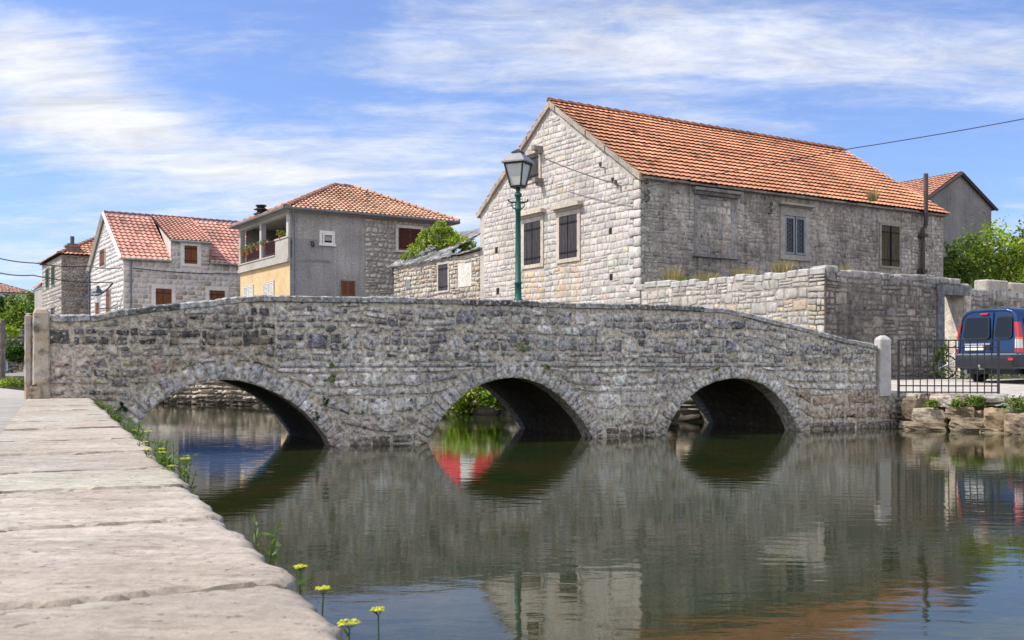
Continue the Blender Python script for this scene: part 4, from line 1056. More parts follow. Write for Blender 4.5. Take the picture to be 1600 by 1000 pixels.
# ---- yellow and grey house with the balcony
YL = (-10.4, 48.0, GZ)
h = empty('balcony_house', YL, ANG, worldz=True, label='grey plastered house with a yellow ground floor and a flower decked corner balcony', category='house')
U2 = 8.55; T2 = 7.45; ZE2 = H+243*48/1600; ZA2 = ZE2+2.0
ys = [read(YL, 'F', p, 400)[0] for p in (460, 523, 569.5)]
gm = (.27, .26, .265)
sw1 = rd(h, 'F', 503, 519, 365, 381); sw2 = rd(h, 'F', 532, 554, 439, 462.5); sw3 = rd(h, 'F', 622, 657, 357, 391.5)
mb = MB(); box(mb, .001, ys[1], 0, .3, .6, ZE2-.02, gm); box(mb, 0.0, .002, 0, 0.05, .6, ZE2-.5, gm)
mb.build('roughcast_wall', M['rough_plaster'], h)
mb = MB(); box(mb, ys[1]+.001, ys[2], -.004, .3, .6, ZE2-.02, (.33, .315, .31)); pbox(mb, fF, .02, ys[1]-.01, ZE2-1.35, ZE2-.02, 0, .012, (.33, .315, .30))
mb.build('plaster_wall', M['rough_plaster'], h)
mb = MB(); box(mb, ys[2]+.001, U2, .02, .32, .6, ZE2-.02, (.31, .285, .26)); box(mb, U2-.3, U2, .33, T2, .6, ZE2-.02, (.26, .24, .22)); box(mb, 2.4, U2-.3, T2-.3, T2, .6, ZE2-.02, (.26, .24, .22))
def col_Y(s, z, rr): return jitc((.47, .44, .40) if rr.random() < .75 else (.36, .335, .31), .16, .03, rr)
lay(mb, PF(.02), GZ+1.2, ZE2-.1, lambda a, b: intervals((ys[2]+.03, U2-.02), [open_of(sw3, .14, .16)[:2]] if (a < sw3[3]+.12 and b > sw3[2]-.1) else []), col_Y, h=(.20, .32), w_=(.2, .42), dep=.04, gap=.03, warp=.04, seed=61, rough=1.7, lod=2)
mb.build('stone_wall', M['pale'], h)
# small tilted white window
wv = window(h, fF, *sw1, fw=.13, fc=(.66, .64, .62), style='none', leafs=0, fmat='plaster', label='small white casement window')
mb = MB(); a, b, c, e = sw1
for x0, x1, y0, y1 in ((a, a+.06, c, e), (b-.06, b, c, e), (a+.06, b-.06, e-.06, e), (a+.06, b-.06, c, c+.06)): pbox(mb, fF, x0+.03, x1+.03, y0-.01, y1-.01, .02, .09, (.72, .72, .72))
mb.build('casement', M['plastic'], wv)
window(h, fF, *sw2, fw=.05, fc=(.25, .24, .23), style='louvre', lc=(.16, .065, .035), sill=False)
window(h, fF, *sw3, fw=.15, fc=(.56, .54, .51), style='louvre', lc=(.085, .025, .02), label='wide maroon louvred window')
downpipe(h, fF, ys[0]-.08, .9, ZE2-.1)
# left side: yellow ground floor, balcony over it
def rs_(px, py, off=0.0): return read(YL, 'S', px, py, off)
zy = rs_(452, 409)[1]; zp = rs_(452, 371)[1]; zp2 = (rs_(433, 401)[1]+rs_(378, 414)[1])/2; sp = rs_(433, 400)[0]
yw1 = rd(h, 'S', 412.5, 428.5, 441, 470); yw2 = rd(h, 'S', 382, 396.5, 447, 476)
mb = MB(); box(mb, -.001, .3, .05, T2, .6, zy, (.60, .43, .23)); mb.build('yellow_wall', M['plaster'], h)
window(h, fS, *yw1, fw=.04, fc=(.6, .55, .45), style='louvre', lc=(.62, .60, .57), sill=False, fmat='plaster'); window(h, fS, *yw2, fw=.04, fc=(.6, .55, .45), style='louvre', lc=(.62, .60, .57), sill=False, fmat='plaster')
mb = MB(); cc = (.40, .375, .33)
pbox(mb, fS, -.0, T2+.03, zy+.001, zy+.16, -2.0, .14, cc)                                  # slab
pbox(mb, fS, -.0, sp, zy+.161, zp, -.12, .10, (.38, .355, .31)); pbox(mb, fS, sp+.001, T2, zy+.161, zp2, -.12, .10, (.38, .355, .31))
pbox(mb, fS, -.02, sp+.03, zp+.001, zp+.06, -.16, .14, (.45, .42, .38)); pbox(mb, fS, sp+.031, T2+.02, zp2+.001, zp2+.05, -.16, .14, (.45, .42, .38))
mb.build('balcony', M['plaster'], h)
mb = MB(); pm = rs_(411, 360)[0]
for s in (0.0, pm, T2-.3): mb = MB(); pbox(mb, fS, s, s+.28, zp2+.06 if s > .2 else zp+.062, ZE2-.25, -.16, .09, (.42, .41, .39)); mb.build('column', M['plaster'], h)
mb = MB(); pbox(mb, fS, .0, T2, ZE2-.249, ZE2-.03, -.2, .08, (.36, .34, .31)); box(mb, -.08, 2.4, .31, T2-.01, ZE2-.02, ZE2+.03, (.20, .12, .08)); mb.build('beam', M['plaster'], h)
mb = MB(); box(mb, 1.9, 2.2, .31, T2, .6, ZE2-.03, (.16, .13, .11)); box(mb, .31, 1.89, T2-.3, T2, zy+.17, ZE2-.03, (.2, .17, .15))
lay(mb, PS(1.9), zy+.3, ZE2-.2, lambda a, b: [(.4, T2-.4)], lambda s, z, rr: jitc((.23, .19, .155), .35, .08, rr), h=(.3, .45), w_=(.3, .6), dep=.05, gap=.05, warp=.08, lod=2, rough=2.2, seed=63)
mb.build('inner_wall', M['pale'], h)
mb = MB()
for s0_, s1_, zl in ((sp+.02, pm-.02, zp2+.05), (pm+.3, T2-.32, zp2+.05)):
    zt_ = zp+.06; tube(mb, [fS(s0_, zt_, .0), fS(s1_, zt_, .0)], .025, (.09, .03, .03), 6); tube(mb, [fS(s0_, zl+.1, .0), fS(s1_, zl+.1, .0)], .018, (.09, .03, .03), 6)
    for s in np.arange(s0_+.06, s1_, .115): tube(mb, [fS(s, zl, 0), fS(s, zt_, 0)], .011, (.09, .03, .03), 4, caps=False)
mb.build('railing', M['metal'], h)
# roof: hipped
mb = MB(); OV = .35; rz = ZE2+.02; ax, ay = 3.75, T2/2; Lr = 1.1
def hip(Oc, Ud, L, apex0, apex1, hd, seed):
    Vv = Vector((hd[0], hd[1], ZA2-rz)); S = Vv.length
    tiled_slope(mb, Oc, Ud, Vv, 0, L, apex0, apex1, S, tw=.24, row=.33, amp=.05, lift=.06, col=(.50, .295, .195), seed=seed, var=.13)
X0, X1, Y0, Y1 = -OV, U2+OV, -OV, T2+OV
hip((X0, Y0, rz), (1, 0, 0), X1-X0, ax-X0, ax+Lr-X0, (0, ay-Y0), 1)
hip((X0, Y1, rz), (0, -1, 0), Y1-Y0, Y1-ay, Y1-ay, (ax-X0, 0), 2)
hip((X1, Y0, rz), (0, 1, 0), Y1-Y0, ay-Y0, ay-Y0, (-(X1-ax-Lr), 0), 3)
hip((X1, Y1, rz), (-1, 0, 0), X1-X0, X1-ax-Lr, X1-ax, (0, -(Y1-ay)), 4)
mb.build('roof', M['tile'], h)
mb = MB(); zz = .07
for a, b in (((X0, Y0, rz+zz), (ax, ay, ZA2+zz)), ((X0, Y1, rz+zz), (ax, ay, ZA2+zz)), ((X1, Y0, rz+zz), (ax+Lr, ay, ZA2+zz)), ((ax, ay, ZA2+zz), (ax+Lr, ay, ZA2+zz))): ridge_tiles(mb, a, b, .12, .38, (.42, .22, .15))
mb.build('ridge', M['tile'], h)
mb = MB(); tube(mb, [(X0-.05, Y0-.06, rz-.02), (X1, Y0-.06, rz-.02)], .075, (.15, .155, .16), 8); tube(mb, [(X0-.06, Y0-.05, rz-.02), (X0-.06, Y1, rz-.02)], .075, (.15, .155, .16), 8)
mb.build('gutter', M['zinc'], h)
mb = MB(); box(mb, X0, X1, Y0, Y1, rz-.10, rz-.03, (.28, .27, .26)); mb.build('soffit', M['plaster'], h)
cx_, cy_ = .6, 5.9; mb = MB(); zc = rz+.62
box(mb, cx_-.25, cx_+.25, cy_-.25, cy_+.25, rz+.05, zc-.05, (.2, .12, .09)); lathe(mb, (cx_, cy_), [(.22, zc-.2), (.42, zc-.1), (.24, zc-.02), (.2, zc+.08), (.40, zc+.13), (.18, zc+.25), (.3, zc+.34), (.28, zc+.38)], (.02, .02, .022), 10, smooth=False)
mb.build('chimney', M['metal'], h)
mb = MB(); s_, z_ = read(YL, 'F', 485.5, 378); tube(mb, [fF(s_, z_, 0), fF(s_, z_, .25), fF(s_, z_-.15, .27)], .03, (.03, .03, .03), 6); lathe(mb, fF(s_, 0, .27)[:2], [(.05, z_-.28), (.11, z_-.15), (.04, z_)], (.03, .03, .03), 8)
mb.build('wall_lamp', M['metal'], h)
mb = MB(); s_, z_ = read(YL, 'F', 613, 428); pbox(mb, fF, s_-.05, s_+.35, z_-.08, z_, .1, .3, (.04, .04, .045)); pbox(mb, fF, s_-.05, s_+.05, z_, z_+.3, .1, .3, (.04, .04, .045)); mb.build('bracket', M['metal'], h)
# flower pots on the railing
def pot(px, py, pal, fl, lab, seed):
    s_, z_ = rs_(px, py, .05); p = fS(s_, z_, .08); wx, wy = YL[0]+p[0]*Ux-p[1]*Uy, YL[1]+p[0]*Uy+p[1]*Ux
    t = empty('flower_pot', (wx, wy, z_-.02), 0, label=lab, category='flower pot', group='flower pots on the balcony')
    mb = MB(); lathe(mb, (0, 0), [(.08, 0), (.12, .16), (.14, .16), (.14, .2), (.11, .2)], (.36, .14, .08), 10, smooth=False); mb.build('pot', M['tile'], t)
    rs = np.random.RandomState(seed); mb = MB(); leaves(mb, blob_pts(rs, (0, 0, .30), (.24, .24, .17), 220, clumps=14), .06, GREENS[pal], rs=rs)
    if fl: leaves(mb, blob_pts(rs, (0, 0, .36), (.25, .25, .13), 90, clumps=10), .06, [fl], rs=rs)
    mb.build('foliage', M['leaf'], t)
pot(381, 400, 'lime', None, 'lime green plant in a pot at the left end of the balcony railing', 1)
pot(388.5, 398, 'mid', (.42, .35, .6), 'pot of lilac flowers second from the left on the balcony railing', 2)
pot(395, 395, 'bright', (.4, .3, .5), 'leafy pot third from the left on the balcony railing, over a terracotta rim', 3)
pot(404, 391, 'mid', (.5, .46, .62), 'pot of pale lilac flowers just left of the balcony column', 4)
pot(414, 388, 'mid', (.55, .52, .68), 'fullest pot of white and lilac flowers, in front of the balcony column', 5)
pot(440, 374, 'bright', None, 'bushy green plant on the high balcony ledge near the corner', 6)

# ---- pale cleaned-stone house with the dormer
DL = ((193-800)/1600*58, 58.0, GZ)
h = empty('dormer_house', DL, ANG, worldz=True, label='pale clean stone house with a pink red tile roof, wall dormer and brown board shutters', category='house')
T3 = 9.9; U3 = 11.5; ZE3 = H+167*58/1600; ZA3 = H+235*62.2/1600
dm = rd(h, 'F', 267, 327, 377, 408); dw = rd(h, 'F', 288, 308, 384, 412); g1 = rd(h, 'F', 243, 268, 451, 492); g2 = rd(h, 'F', 327, 351, 454, 492)
sg1 = rd(h, 'S', 157, 165, 390, 416); sg2 = rd(h, 'S', 150.5, 156.5, 459, 500); sg3 = rd(h, 'S', 167, 173.5, 453, 500)
ASH = (.50, .455, .435)
def col_D(s, z, rr): return jitc(ASH if rr.random() < .8 else (.38, .31, .25), .13, .03, rr)
mo = (.56, .52, .49)
mb = MB(); box(mb, 0, U3, 0, .4, .6, ZE3, mo); box(mb, U3-.4, U3, .4, T3, .6, ZE3, mo); box(mb, .4, U3-.4, T3-.4, T3, .6, ZE3, mo)
ddz = read(DL, 'F', 296, 378)[1]
ppoly(mb, fF, [(dm[0], ZE3+.001), (dm[1], ZE3+.001), (dm[1], ddz), (dm[0], ddz)], -.4, 0, mo)
lay(mb, fF, GZ+1.0, ZE3-.02, rect_av(U3, .02, [open_of(w_, .22) for w_ in (g1, g2)]+[open_of(dw, .22)]), col_D, h=(.28, .36), w_=(.3, .52), dep=.018, gap=.03, seed=71, rough=.5, lod=2, split=.15)
lay(mb, fF, ZE3-.0, ddz-.05, lambda a, b: intervals((dm[0]+.02, dm[1]-.02), [open_of(dw, .22)[:2]] if b > dw[2]-.15 else []), col_D, h=(.26, .34), w_=(.3, .5), dep=.018, gap=.03, seed=72, rough=.5, lod=2)
ppoly(mb, lambda s, z, d=0: (dm[0]+.002-d, s, z), [(0.0, ZE3), (0.0, ddz+.1), (3.2, ddz+1.4)], -.1, 0, (.5, .47, .44)); ppoly(mb, lambda s, z, d=0: (dm[1]-.002+d, s, z), [(0.0, ZE3), (0.0, ddz+.1), (3.2, ddz+1.4)], -.1, 0, (.5, .47, .44))
ppoly(mb, fS, [(0.001, .6), (T3, .6), (T3, ZE3), (T3/2, ZA3), (0.001, ZE3)], -.3, 0.001, mo)
lay(mb, fS, GZ+1.0, ZA3-.2, gable_av(T3, ZE3, ZA3, .05, [open_of(w_, .1) for w_ in (sg1, sg2, sg3)]), lambda s, z, rr: jitc((.52, .49, .465), .12, .03, rr), h=(.22, .34), w_=(.3, .6), dep=.018, gap=.025, warp=.03, seed=73, rough=1.4, lod=2)
mb.build('wall', M['ashlar'], h)
brn = (.14, .05, .022); wf = (.60, .57, .54)
for w_ in (g1, g2, dw): window(h, fF, *w_, fw=.22, fc=wf, style='plank', lc=brn, sill=False, fmat='ashlar')
for w_ in (sg1, sg2, sg3): window(h, fS, *w_, fw=.06, fc=(.5, .47, .44), style='plank', lc=brn, sill=False, fmat='ashlar', leafs=1, d=.07)
mb = MB(); pc = (.52, .26, .20)
V = Vector((0, T3/2, ZA3-ZE3)).normalized(); S_ = math.hypot(T3/2, ZA3-ZE3); OVe = .15
def part_slope(l0, l1, tq0, seed):
    O = Vector((0, 0, ZE3+.04))+V*tq0; tiled_slope(mb, O, (1, 0, 0), V, l0, l1, l0, l1, S_-tq0, tw=.30, row=.42, amp=.055, lift=.055, col=pc, seed=seed, var=.09)
part_slope(-.08, dm[0]-.02, -.18, 1); part_slope(dm[1]+.02, U3+.1, -.18, 2)
# dormer slope: shallower, from its own eave up to the ridge
Vd = Vector((0, T3/2-.2, ZA3-.02-ddz)); tiled_slope(mb, (0, -.2, ddz+.06), (1, 0, 0), Vd, dm[0]-.12, dm[1]+.12, dm[0]-.12, dm[1]+.12, Vd.length, tw=.25, row=.36, amp=.05, lift=.05, col=pc, seed=3, var=.09)
V2 = Vector((0, -T3/2, ZA3-ZE3)); tiled_slope(mb, (0, T3+.1, ZE3), (1, 0, 0), V2, -.08, U3+.1, -.08, U3+.1, S_, tw=.30, row=.42, amp=.055, lift=.055, col=pc, seed=4, ns=3)
mb.build('roof', M['tile'], h)
mb = MB(); ridge_tiles(mb, (-.1, T3/2, ZA3+.13), (U3, T3/2, ZA3+.13), .13, .40, (.36, .15, .12)); mb.build('ridge', M['tile'], h)
mb = MB()
for (a, b) in (((-.14, -.12, ZE3-.06), (-.14, T3/2, ZA3+.06)), ((-.14, T3/2, ZA3+.06), (-.14, T3+.12, ZE3-.06))): tube(mb, [a, b], .13, (.58, .54, .48), 4, smooth=False)
mb.build('verge', M['plaster'], h)
gutter(h, fF, -.1, dm[0], ZE3-.05, .22, (.30, .33, .32)); gutter(h, fF, dm[0]-.1, dm[1]+.1, ddz+.0, .26, (.30, .33, .32)); gutter(h, fF, dm[1], U3, ZE3-.05, .22, (.30, .33, .32))
downpipe(h, fF, .38, .9, ZE3-.1); downpipe(h, lambda s, z, d=0: (-.02-d, s, z), T3-.1, .9, ZE3-.1)

# ---- dark old house with green shutters, its chimney and roof
OL = ((96-800)/1600*66, 66.0, GZ)
h = empty('old_corner_house', OL, ANG, worldz=True, label='dark brown old stone house with two green shuttered windows and a brick chimney', category='house')
T4 = read(OL, 'S', 66, 412)[0]; U4 = 8.0; ZE4 = H+172*66/1600
ow1 = rd(h, 'S', 72.5, 77, 420, 450); ow2 = rd(h, 'S', 81.5, 86, 415.5, 446); ow3 = rd(h, 'S', 80.5, 85.5, 481, 491)
mb = MB(); box(mb, 0, U4, 0, T4, .6, ZE4, (.24, .21, .185))
lay(mb, fS, GZ+.5, ZE4-.05, rect_av(T4, .05, [open_of(w_, .05) for w_ in (ow1, ow2, ow3)]), lambda s, z, rr: jitc((.36, .33, .29), .18, .03, rr), h=(.22, .34), w_=(.28, .6), dep=.015, gap=.022, seed=81, lod=2, rough=1.2)
lay(mb, fF, GZ+.5, ZE4-.05, rect_av(U4, .02), lambda s, z, rr: jitc((.24, .205, .19) if rr.random() < .6 else (.15, .135, .13), .3, .05, rr), h=(.2, .34), w_=(.3, .7), dep=.03, gap=.03, seed=82, lod=2, rough=1.6, warp=.03, split=.3)
mb.build('wall', M['bridge'], h)
for w_ in (ow1, ow2): window(h, fS, *w_, fw=.06, fc=(.3, .27, .24), style='louvre', lc=(.035, .06, .04), sill=False, leafs=2)
window(h, fS, *ow3, fw=.06, fc=(.3, .27, .24), style='plank', lc=(.03, .035, .045), sill=False, leafs=1)
mb = MB(); rz = ZE4+.02; ZA4 = ZE4+2.2; X0, X1, Y0, Y1 = -.2, U4+.2, -.2, T4+.2; ax, ay = U4/2, T4/2
hp = lambda Oc, Ud, L, a0, hd, sd: tiled_slope(mb, Oc, Ud, Vector((hd[0], hd[1], ZA4-rz)), 0, L, a0, a0, Vector((hd[0], hd[1], ZA4-rz)).length, tw=.28, row=.42, amp=.055, lift=.06, col=(.46, .24, .15), seed=sd, ns=4)
hp((X0, Y0, rz), (1, 0, 0), X1-X0, ax-X0, (0, ay-Y0), 1); hp((X0, Y1, rz), (0, -1, 0), Y1-Y0, Y1-ay, (ax-X0, 0), 2); hp((X1, Y0, rz), (0, 1, 0), Y1-Y0, ay-Y0, (-(X1-ax), 0), 3); hp((X1, Y1, rz), (-1, 0, 0), X1-X0, X1-ax, (0, -(Y1-ay)), 4)
mb.build('roof', M['tile'], h)
mb = MB(); ridge_tiles(mb, (X0, Y0, rz+.08), (ax, ay, ZA4+.08), .14, .45, (.42, .22, .15)); ridge_tiles(mb, (X0, Y1, rz+.08), (ax, ay, ZA4+.08), .14, .45, (.42, .22, .15)); mb.build('ridge', M['tile'], h)
mb = MB(); s_, z_ = read(OL, 'F', 115, 397); cz = z_
box(mb, s_-.38, s_+.38, .2, .85, cz-.1, cz+.50, (.19, .14, .12)); box(mb, s_-.46, s_+.46, .12, .93, cz+.501, cz+.60, (.22, .17, .15)); box(mb, s_-.3, s_+.3, .28, .77, cz+.601, cz+.72, (.16, .12, .11)); tube(mb, [(s_, .5, cz+.7), (s_, .5, cz+1.2)], .13, (.12, .12, .13), 10)
mb.build('chimney', M['rock'], h)

# ---- narrow end house left of it
NL = ((67.5-800)/1600*78, 78.0, GZ)
h = empty('narrow_house', NL, ANG, worldz=True, label='narrow house end with a bright orange roof strip, squeezed left of the dark old house', category='house')
T5 = read(NL, 'S', 54, 450)[0]; ze5 = read(NL, 'S', 60, 449)[1]; za5 = ze5+1.9
mb = MB(); box(mb, 0, 5, 0, T5, .6, ze5, (.36, .33, .31)); ppoly(mb, PS(.0), [(0, ze5-.2), (T5, ze5-.2), (T5, ze5), (0, ze5)], -.1, .03, (.3, .27, .25))
mb.build('wall', M['pale'], h)
mb = MB(); Vv = Vector((2.6, 0, za5-ze5)); tiled_slope(mb, (-.1, T5, ze5), (0, -1, 0), Vv, 0, T5, 0, T5, Vv.length, tw=.42, row=.5, amp=.09, lift=.08, col=(.60, .27, .13), seed=1); mb.build('roof', M['tile'], h)

# ---- hill at the far left with its house
def hill(name, cx, cy, rx, ry, hh, seed, col):
    n = 40; mb = MB(); vs = []
    for i in range(n+1):
        for j in range(n+1):
            u, v = i/n*2-1, j/n*2-1; r_ = min(1, math.hypot(u, v)); z = .80+hh*(math.cos(math.pi*r_)*.5+.5)*(.8+.4*float(vn(u*3+seed, v*3, seed))) if r_ < 1 else .80
            vs.append((cx+u*rx, cy+v*ry, z))
    mb.add(vs, [(i*(n+1)+j, (i+1)*(n+1)+j, (i+1)*(n+1)+j+1, i*(n+1)+j+1) for i in range(n) for j in range(n)], col, 0, True)
    mb.build(name, M['ground'], kind='structure')
hill('hill', -95, 190, 70, 60, 11, 3, (.10, .12, .05))
FL = (-86.5, 150.0, 4.0)
h = empty('hillside_house', FL, ANG, worldz=True, label='distant white house with a reddish hipped roof on the hill at the far left', category='house')
zef = H+(570-453)*150/1600; mb = MB(); box(mb, 0, 15, 0, 10, 3.0, zef, (.55, .53, .5)); mb.build('wall', M['plaster'], h)
mb = MB(); zaf = zef+2.1; X0, X1, Y0, Y1 = -.4, 15.4, -.4, 10.4
for Oc, Ud, L, a0, a1, hd, sd in (((X0, Y0, zef), (1, 0, 0), X1-X0, 5, 10, (0, 5.4), 1), ((X1, Y0, zef), (0, 1, 0), Y1-Y0, 5.4, 5.4, (-5.8, 0), 2), ((X0, Y1, zef), (0, -1, 0), Y1-Y0, 5.4, 5.4, (5, 0), 3)):
    Vv = Vector((hd[0], hd[1], zaf-zef)); tiled_slope(mb, Oc, Ud, Vv, 0, L, a0, a1, Vv.length, tw=.5, row=.7, amp=.08, lift=.08, col=(.40, .22, .17), seed=sd, ns=3)
mb.build('roof', M['tile'], h)
mb = MB(); box(mb, 3, 3.8, 4, 4.8, zaf-.6, zaf+.8, (.2, .15, .13)); mb.build('chimney', M['rock'], h)

# ---- grey gabled house far right
GL = (24.5, 60.0, 1.0)
h = empty('grey_gable_house', GL, ANG, worldz=True, label='grey roughcast house end with dark verge boards rising behind the trees at the right', category='house')
ug0 = read(GL, 'F', 1446, 310)[0]; ug1 = read(GL, 'F', 1549, 325)[0]; zeg = read(GL, 'F', 1549, 325)[1]; ma = (ug0+ug1)/2; zag = read(GL, 'F', 1502, 272)[1]
mb = MB(); ppoly(mb, fF, [(ug0, .6), (ug1, .6), (ug1, zeg), (ma, zag), (ug0, zeg)], -9, 0, (.20, .19, .19)); mb.build('wall', M['rough_plaster'], h)
mb = MB(); hw = ma-ug0; Vv = Vector((hw, 0, zag-zeg)); Vn_ = Vv.normalized(); e_ = .35
O = Vector((ug0, -.15, zeg+.05))-Vn_*e_; tiled_slope(mb, O, (0, 1, 0), Vv, 0, 9.3, 0, 9.3, Vv.length+e_, tw=.26, row=.36, amp=.05, lift=.06, col=(.45, .22, .15), seed=1, ns=4)
Vv2 = Vector((-hw, 0, zag-zeg)); O = Vector((ug1, -.15, zeg+.05))-Vv2.normalized()*e_; tiled_slope(mb, O, (0, 1, 0), Vv2, 0, 9.3, 0, 9.3, Vv.length+e_, tw=.26, row=.36, amp=.05, lift=.06, col=(.45, .22, .15), seed=2, ns=4)
mb.build('roof', M['tile'], h)
mb = MB()
for a, b in (((ug0-.3, -.2, zeg-.12), (ma, -.2, zag+.02)), ((ma, -.2, zag+.02), (ug1+.3, -.2, zeg-.12))): tube(mb, [a, b], .11, (.06, .045, .045), 4, smooth=False)
mb.build('verge_board', M['wood'], h)

# ------------------------------------------------------------------ far bank walls
def plane2(P, Q):
    d = Vector((Q[0]-P[0], Q[1]-P[1])); L_ = d.length; d /= L_; n = Vector((d.y, -d.x))
    if n.dot(Vector((-P[0], -P[1]))) < 0: n = -n
    return (lambda s, z, dd=0.0: (P[0]+d.x*s+n.x*dd, P[1]+d.y*s+n.y*dd, z)), L_
def tan_c(s, z, rr):
    c = (.46, .40, .32) if rr.random() < .6 else (.36, .31, .25)
    if z < .15: c = (.12, .10, .08)
    return jitc(c, .22, .05, rr)
for nm, P, Q, lab, hh, sd in (('bank_wall', (-1.0, 27.2), (-10.4, 34.2), 'tan rubble bank wall seen through the left arch', (.12, .2), 1), ('bank_wall', (4.45, 23.7), (-1.0, 27.2), 'pale block bank wall seen through the middle and right arches', (.2, .34), 2), ('bank_wall', (-10.4, 34.2), (-15, 37), 'stretch of tan bank wall further upstream, left of the boats side', (.12, .2), 3)):
    if sd == 3: lab = 'farthest upstream stretch of tan rubble bank wall'
    pl, L_ = plane2(P, Q); mb = MB()
    ppoly(mb, pl, [(0, -.6), (L_, -.6), (L_, .95), (0, .95)], -.5, .02, (.30, .25, .19))
    lay(mb, pl, -.05, .66 if sd != 2 else .7, lambda a, b: [(0, L_)], tan_c, h=hh, w_=(.15, .34) if sd != 2 else (.4, .9), dep=.11, gap=.03, warp=.04, d0=.03, seed=sd+90, rough=2.0, lod=2)
    lay(mb, pl, .70, .97, lambda a, b: [(0, L_)], lambda s, z, rr: jitc((.48, .43, .37), .12, .03, rr), h=(.24, .28), w_=(.5, 1.1), dep=.14, gap=.02, d0=.03, seed=sd+95, rough=1.0, lod=2)
    mb.build(nm, M['rock'], None, label=lab, category='wall')
def rock(mb, c, size, col, rot=0.0, seed=0, n=5, amp=.16):
    bm = bmesh.new(); bmesh.ops.create_cube(bm, size=1.0); bmesh.ops.subdivide_edges(bm, edges=bm.edges[:], cuts=n, use_grid_fill=True)
    cs, sn = math.cos(rot), math.sin(rot); vs = []
    for v in bm.verts:
        p = v.co.copy(); q = p.normalized()*.62; p = p.lerp(q, .32)
        k = 1+amp*(2*float(fbm(p.x*3+seed*7.1, p.y*3+p.z*2.3, seed, 3))-.95)+amp*.4*(2*float(vn(p.x*9+seed, p.z*9+p.y*7, seed+3))-1); p = Vector((p.x*size[0], p.y*size[1], p.z*size[2]))*k
        vs.append((c[0]+p.x*cs-p.y*sn, c[1]+p.x*sn+p.y*cs, c[2]+p.z))
    bm.verts.index_update(); fs = [tuple(v.index for v in f.verts) for f in bm.faces]; bm.free(); mb.add(vs, fs, col, 0, False)
# right quay: rubble retaining wall stepping down into the water
shore = [(8.05, 22.15), (8.62, 21.0), (10.2, 19.75), (13.3, 18.4), (20.5, 16.0)]
mb = MB()
for i, (P, Q) in enumerate(zip(shore, shore[1:])):
    pl, L_ = plane2(P, Q)
    ppoly(mb, pl, [(0, -.5), (L_, -.5), (L_, .66), (0, .66)], -.6, .0, (.17, .13, .095))
    lay(mb, pl, -.06, .60, lambda a, b: [(0, L_)], lambda s, z, rr: jitc((.11, .09, .07) if z < .10 else ((.38, .29, .20) if rr.random() < .6 else (.36, .33, .29)), .25, .06, rr), h=(.18, .30), w_=(.28, .62), dep=.12, gap=.03, warp=.05, d0=.0, seed=130+i, rough=2.2)
    s = -.05
    while s < L_:                                            # capping slabs of the quay edge
        e = min(L_+.03, s+R.uniform(.5, 1.1)); c = jitc((.42, .385, .335) if R.random() < .5 else (.33, .27, .21), .14)
        a = pl((s+e)/2, .66, -.14); ang = math.atan2(Q[1]-P[1], Q[0]-P[0]); rock(mb, (a[0], a[1], .655), (e-s-.02, .62, .155), c, ang, seed=int(s*10)+i*31, n=4, amp=.07); s = e
for k, (px, py, Y, sx, sy, sz, c) in enumerate(((1422, 664, 21.2, .40, .4, .16, (.42, .38, .32)), (1452, 651, 20.9, .62, .5, .34, (.44, .39, .32)), (1447, 668, 20.8, .8, .5, .22, (.28, .23, .17)), (1482, 628, 20.75, .46, .4, .22, (.58, .55, .50)),
        (1515, 664, 20.4, .7, .5, .3, (.33, .27, .20)), (1557, 655, 20.0, .42, .4, .42, (.40, .30, .20)), (1553, 676, 19.9, .45, .4, .16, (.30, .25, .18)), (1592, 662, 19.6, .5, .45, .4, (.38, .30, .22)), (1590, 640, 19.8, .38, .3, .22, (.30, .28, .26)), (1500, 645, 20.6, .55, .35, .25, (.36, .29, .21)), (1430, 640, 21.25, .5, .4, .45, (.22, .18, .14)), (1634, 660, 19.3, .6, .5, .35, (.36, .3, .23)))):
    p = at(px, py, Y); c = tuple(q*w_ for q, w_ in zip(c, (.80, .77, .72))); rock(mb, p, (sx, sy, sz), c, ANG*-.8, seed=k+3, amp=.2)
mb.build('quay_wall', M['rock'], None, label='rough rubble quay wall stepping into the water below the iron railing', category='wall')
for i, (px, py, Y, r, lab) in enumerate(((1452, 631, 20.75, (.12, .10, .12), 'small green weed in the quay wall below the left half of the railing'), (1490, 629, 20.5, (.13, .1, .11), 'weed right of the white block in the quay wall'), (1516, 626, 20.35, (.32, .12, .14), 'longest mat of green weeds hanging over the quay edge below the railing'), (1585, 631, 19.75, (.38, .15, .16), 'green weeds spilling over the quay edge below the van wheel'))):
    p = at(px, py, Y); tuft('quay_weed', (p[0], p[1]-.12, p[2]-.06), r, int(1500*r[0]+200), .05, 'mid', lab, 'weed', 'weeds on the right quay', seed=60+i)

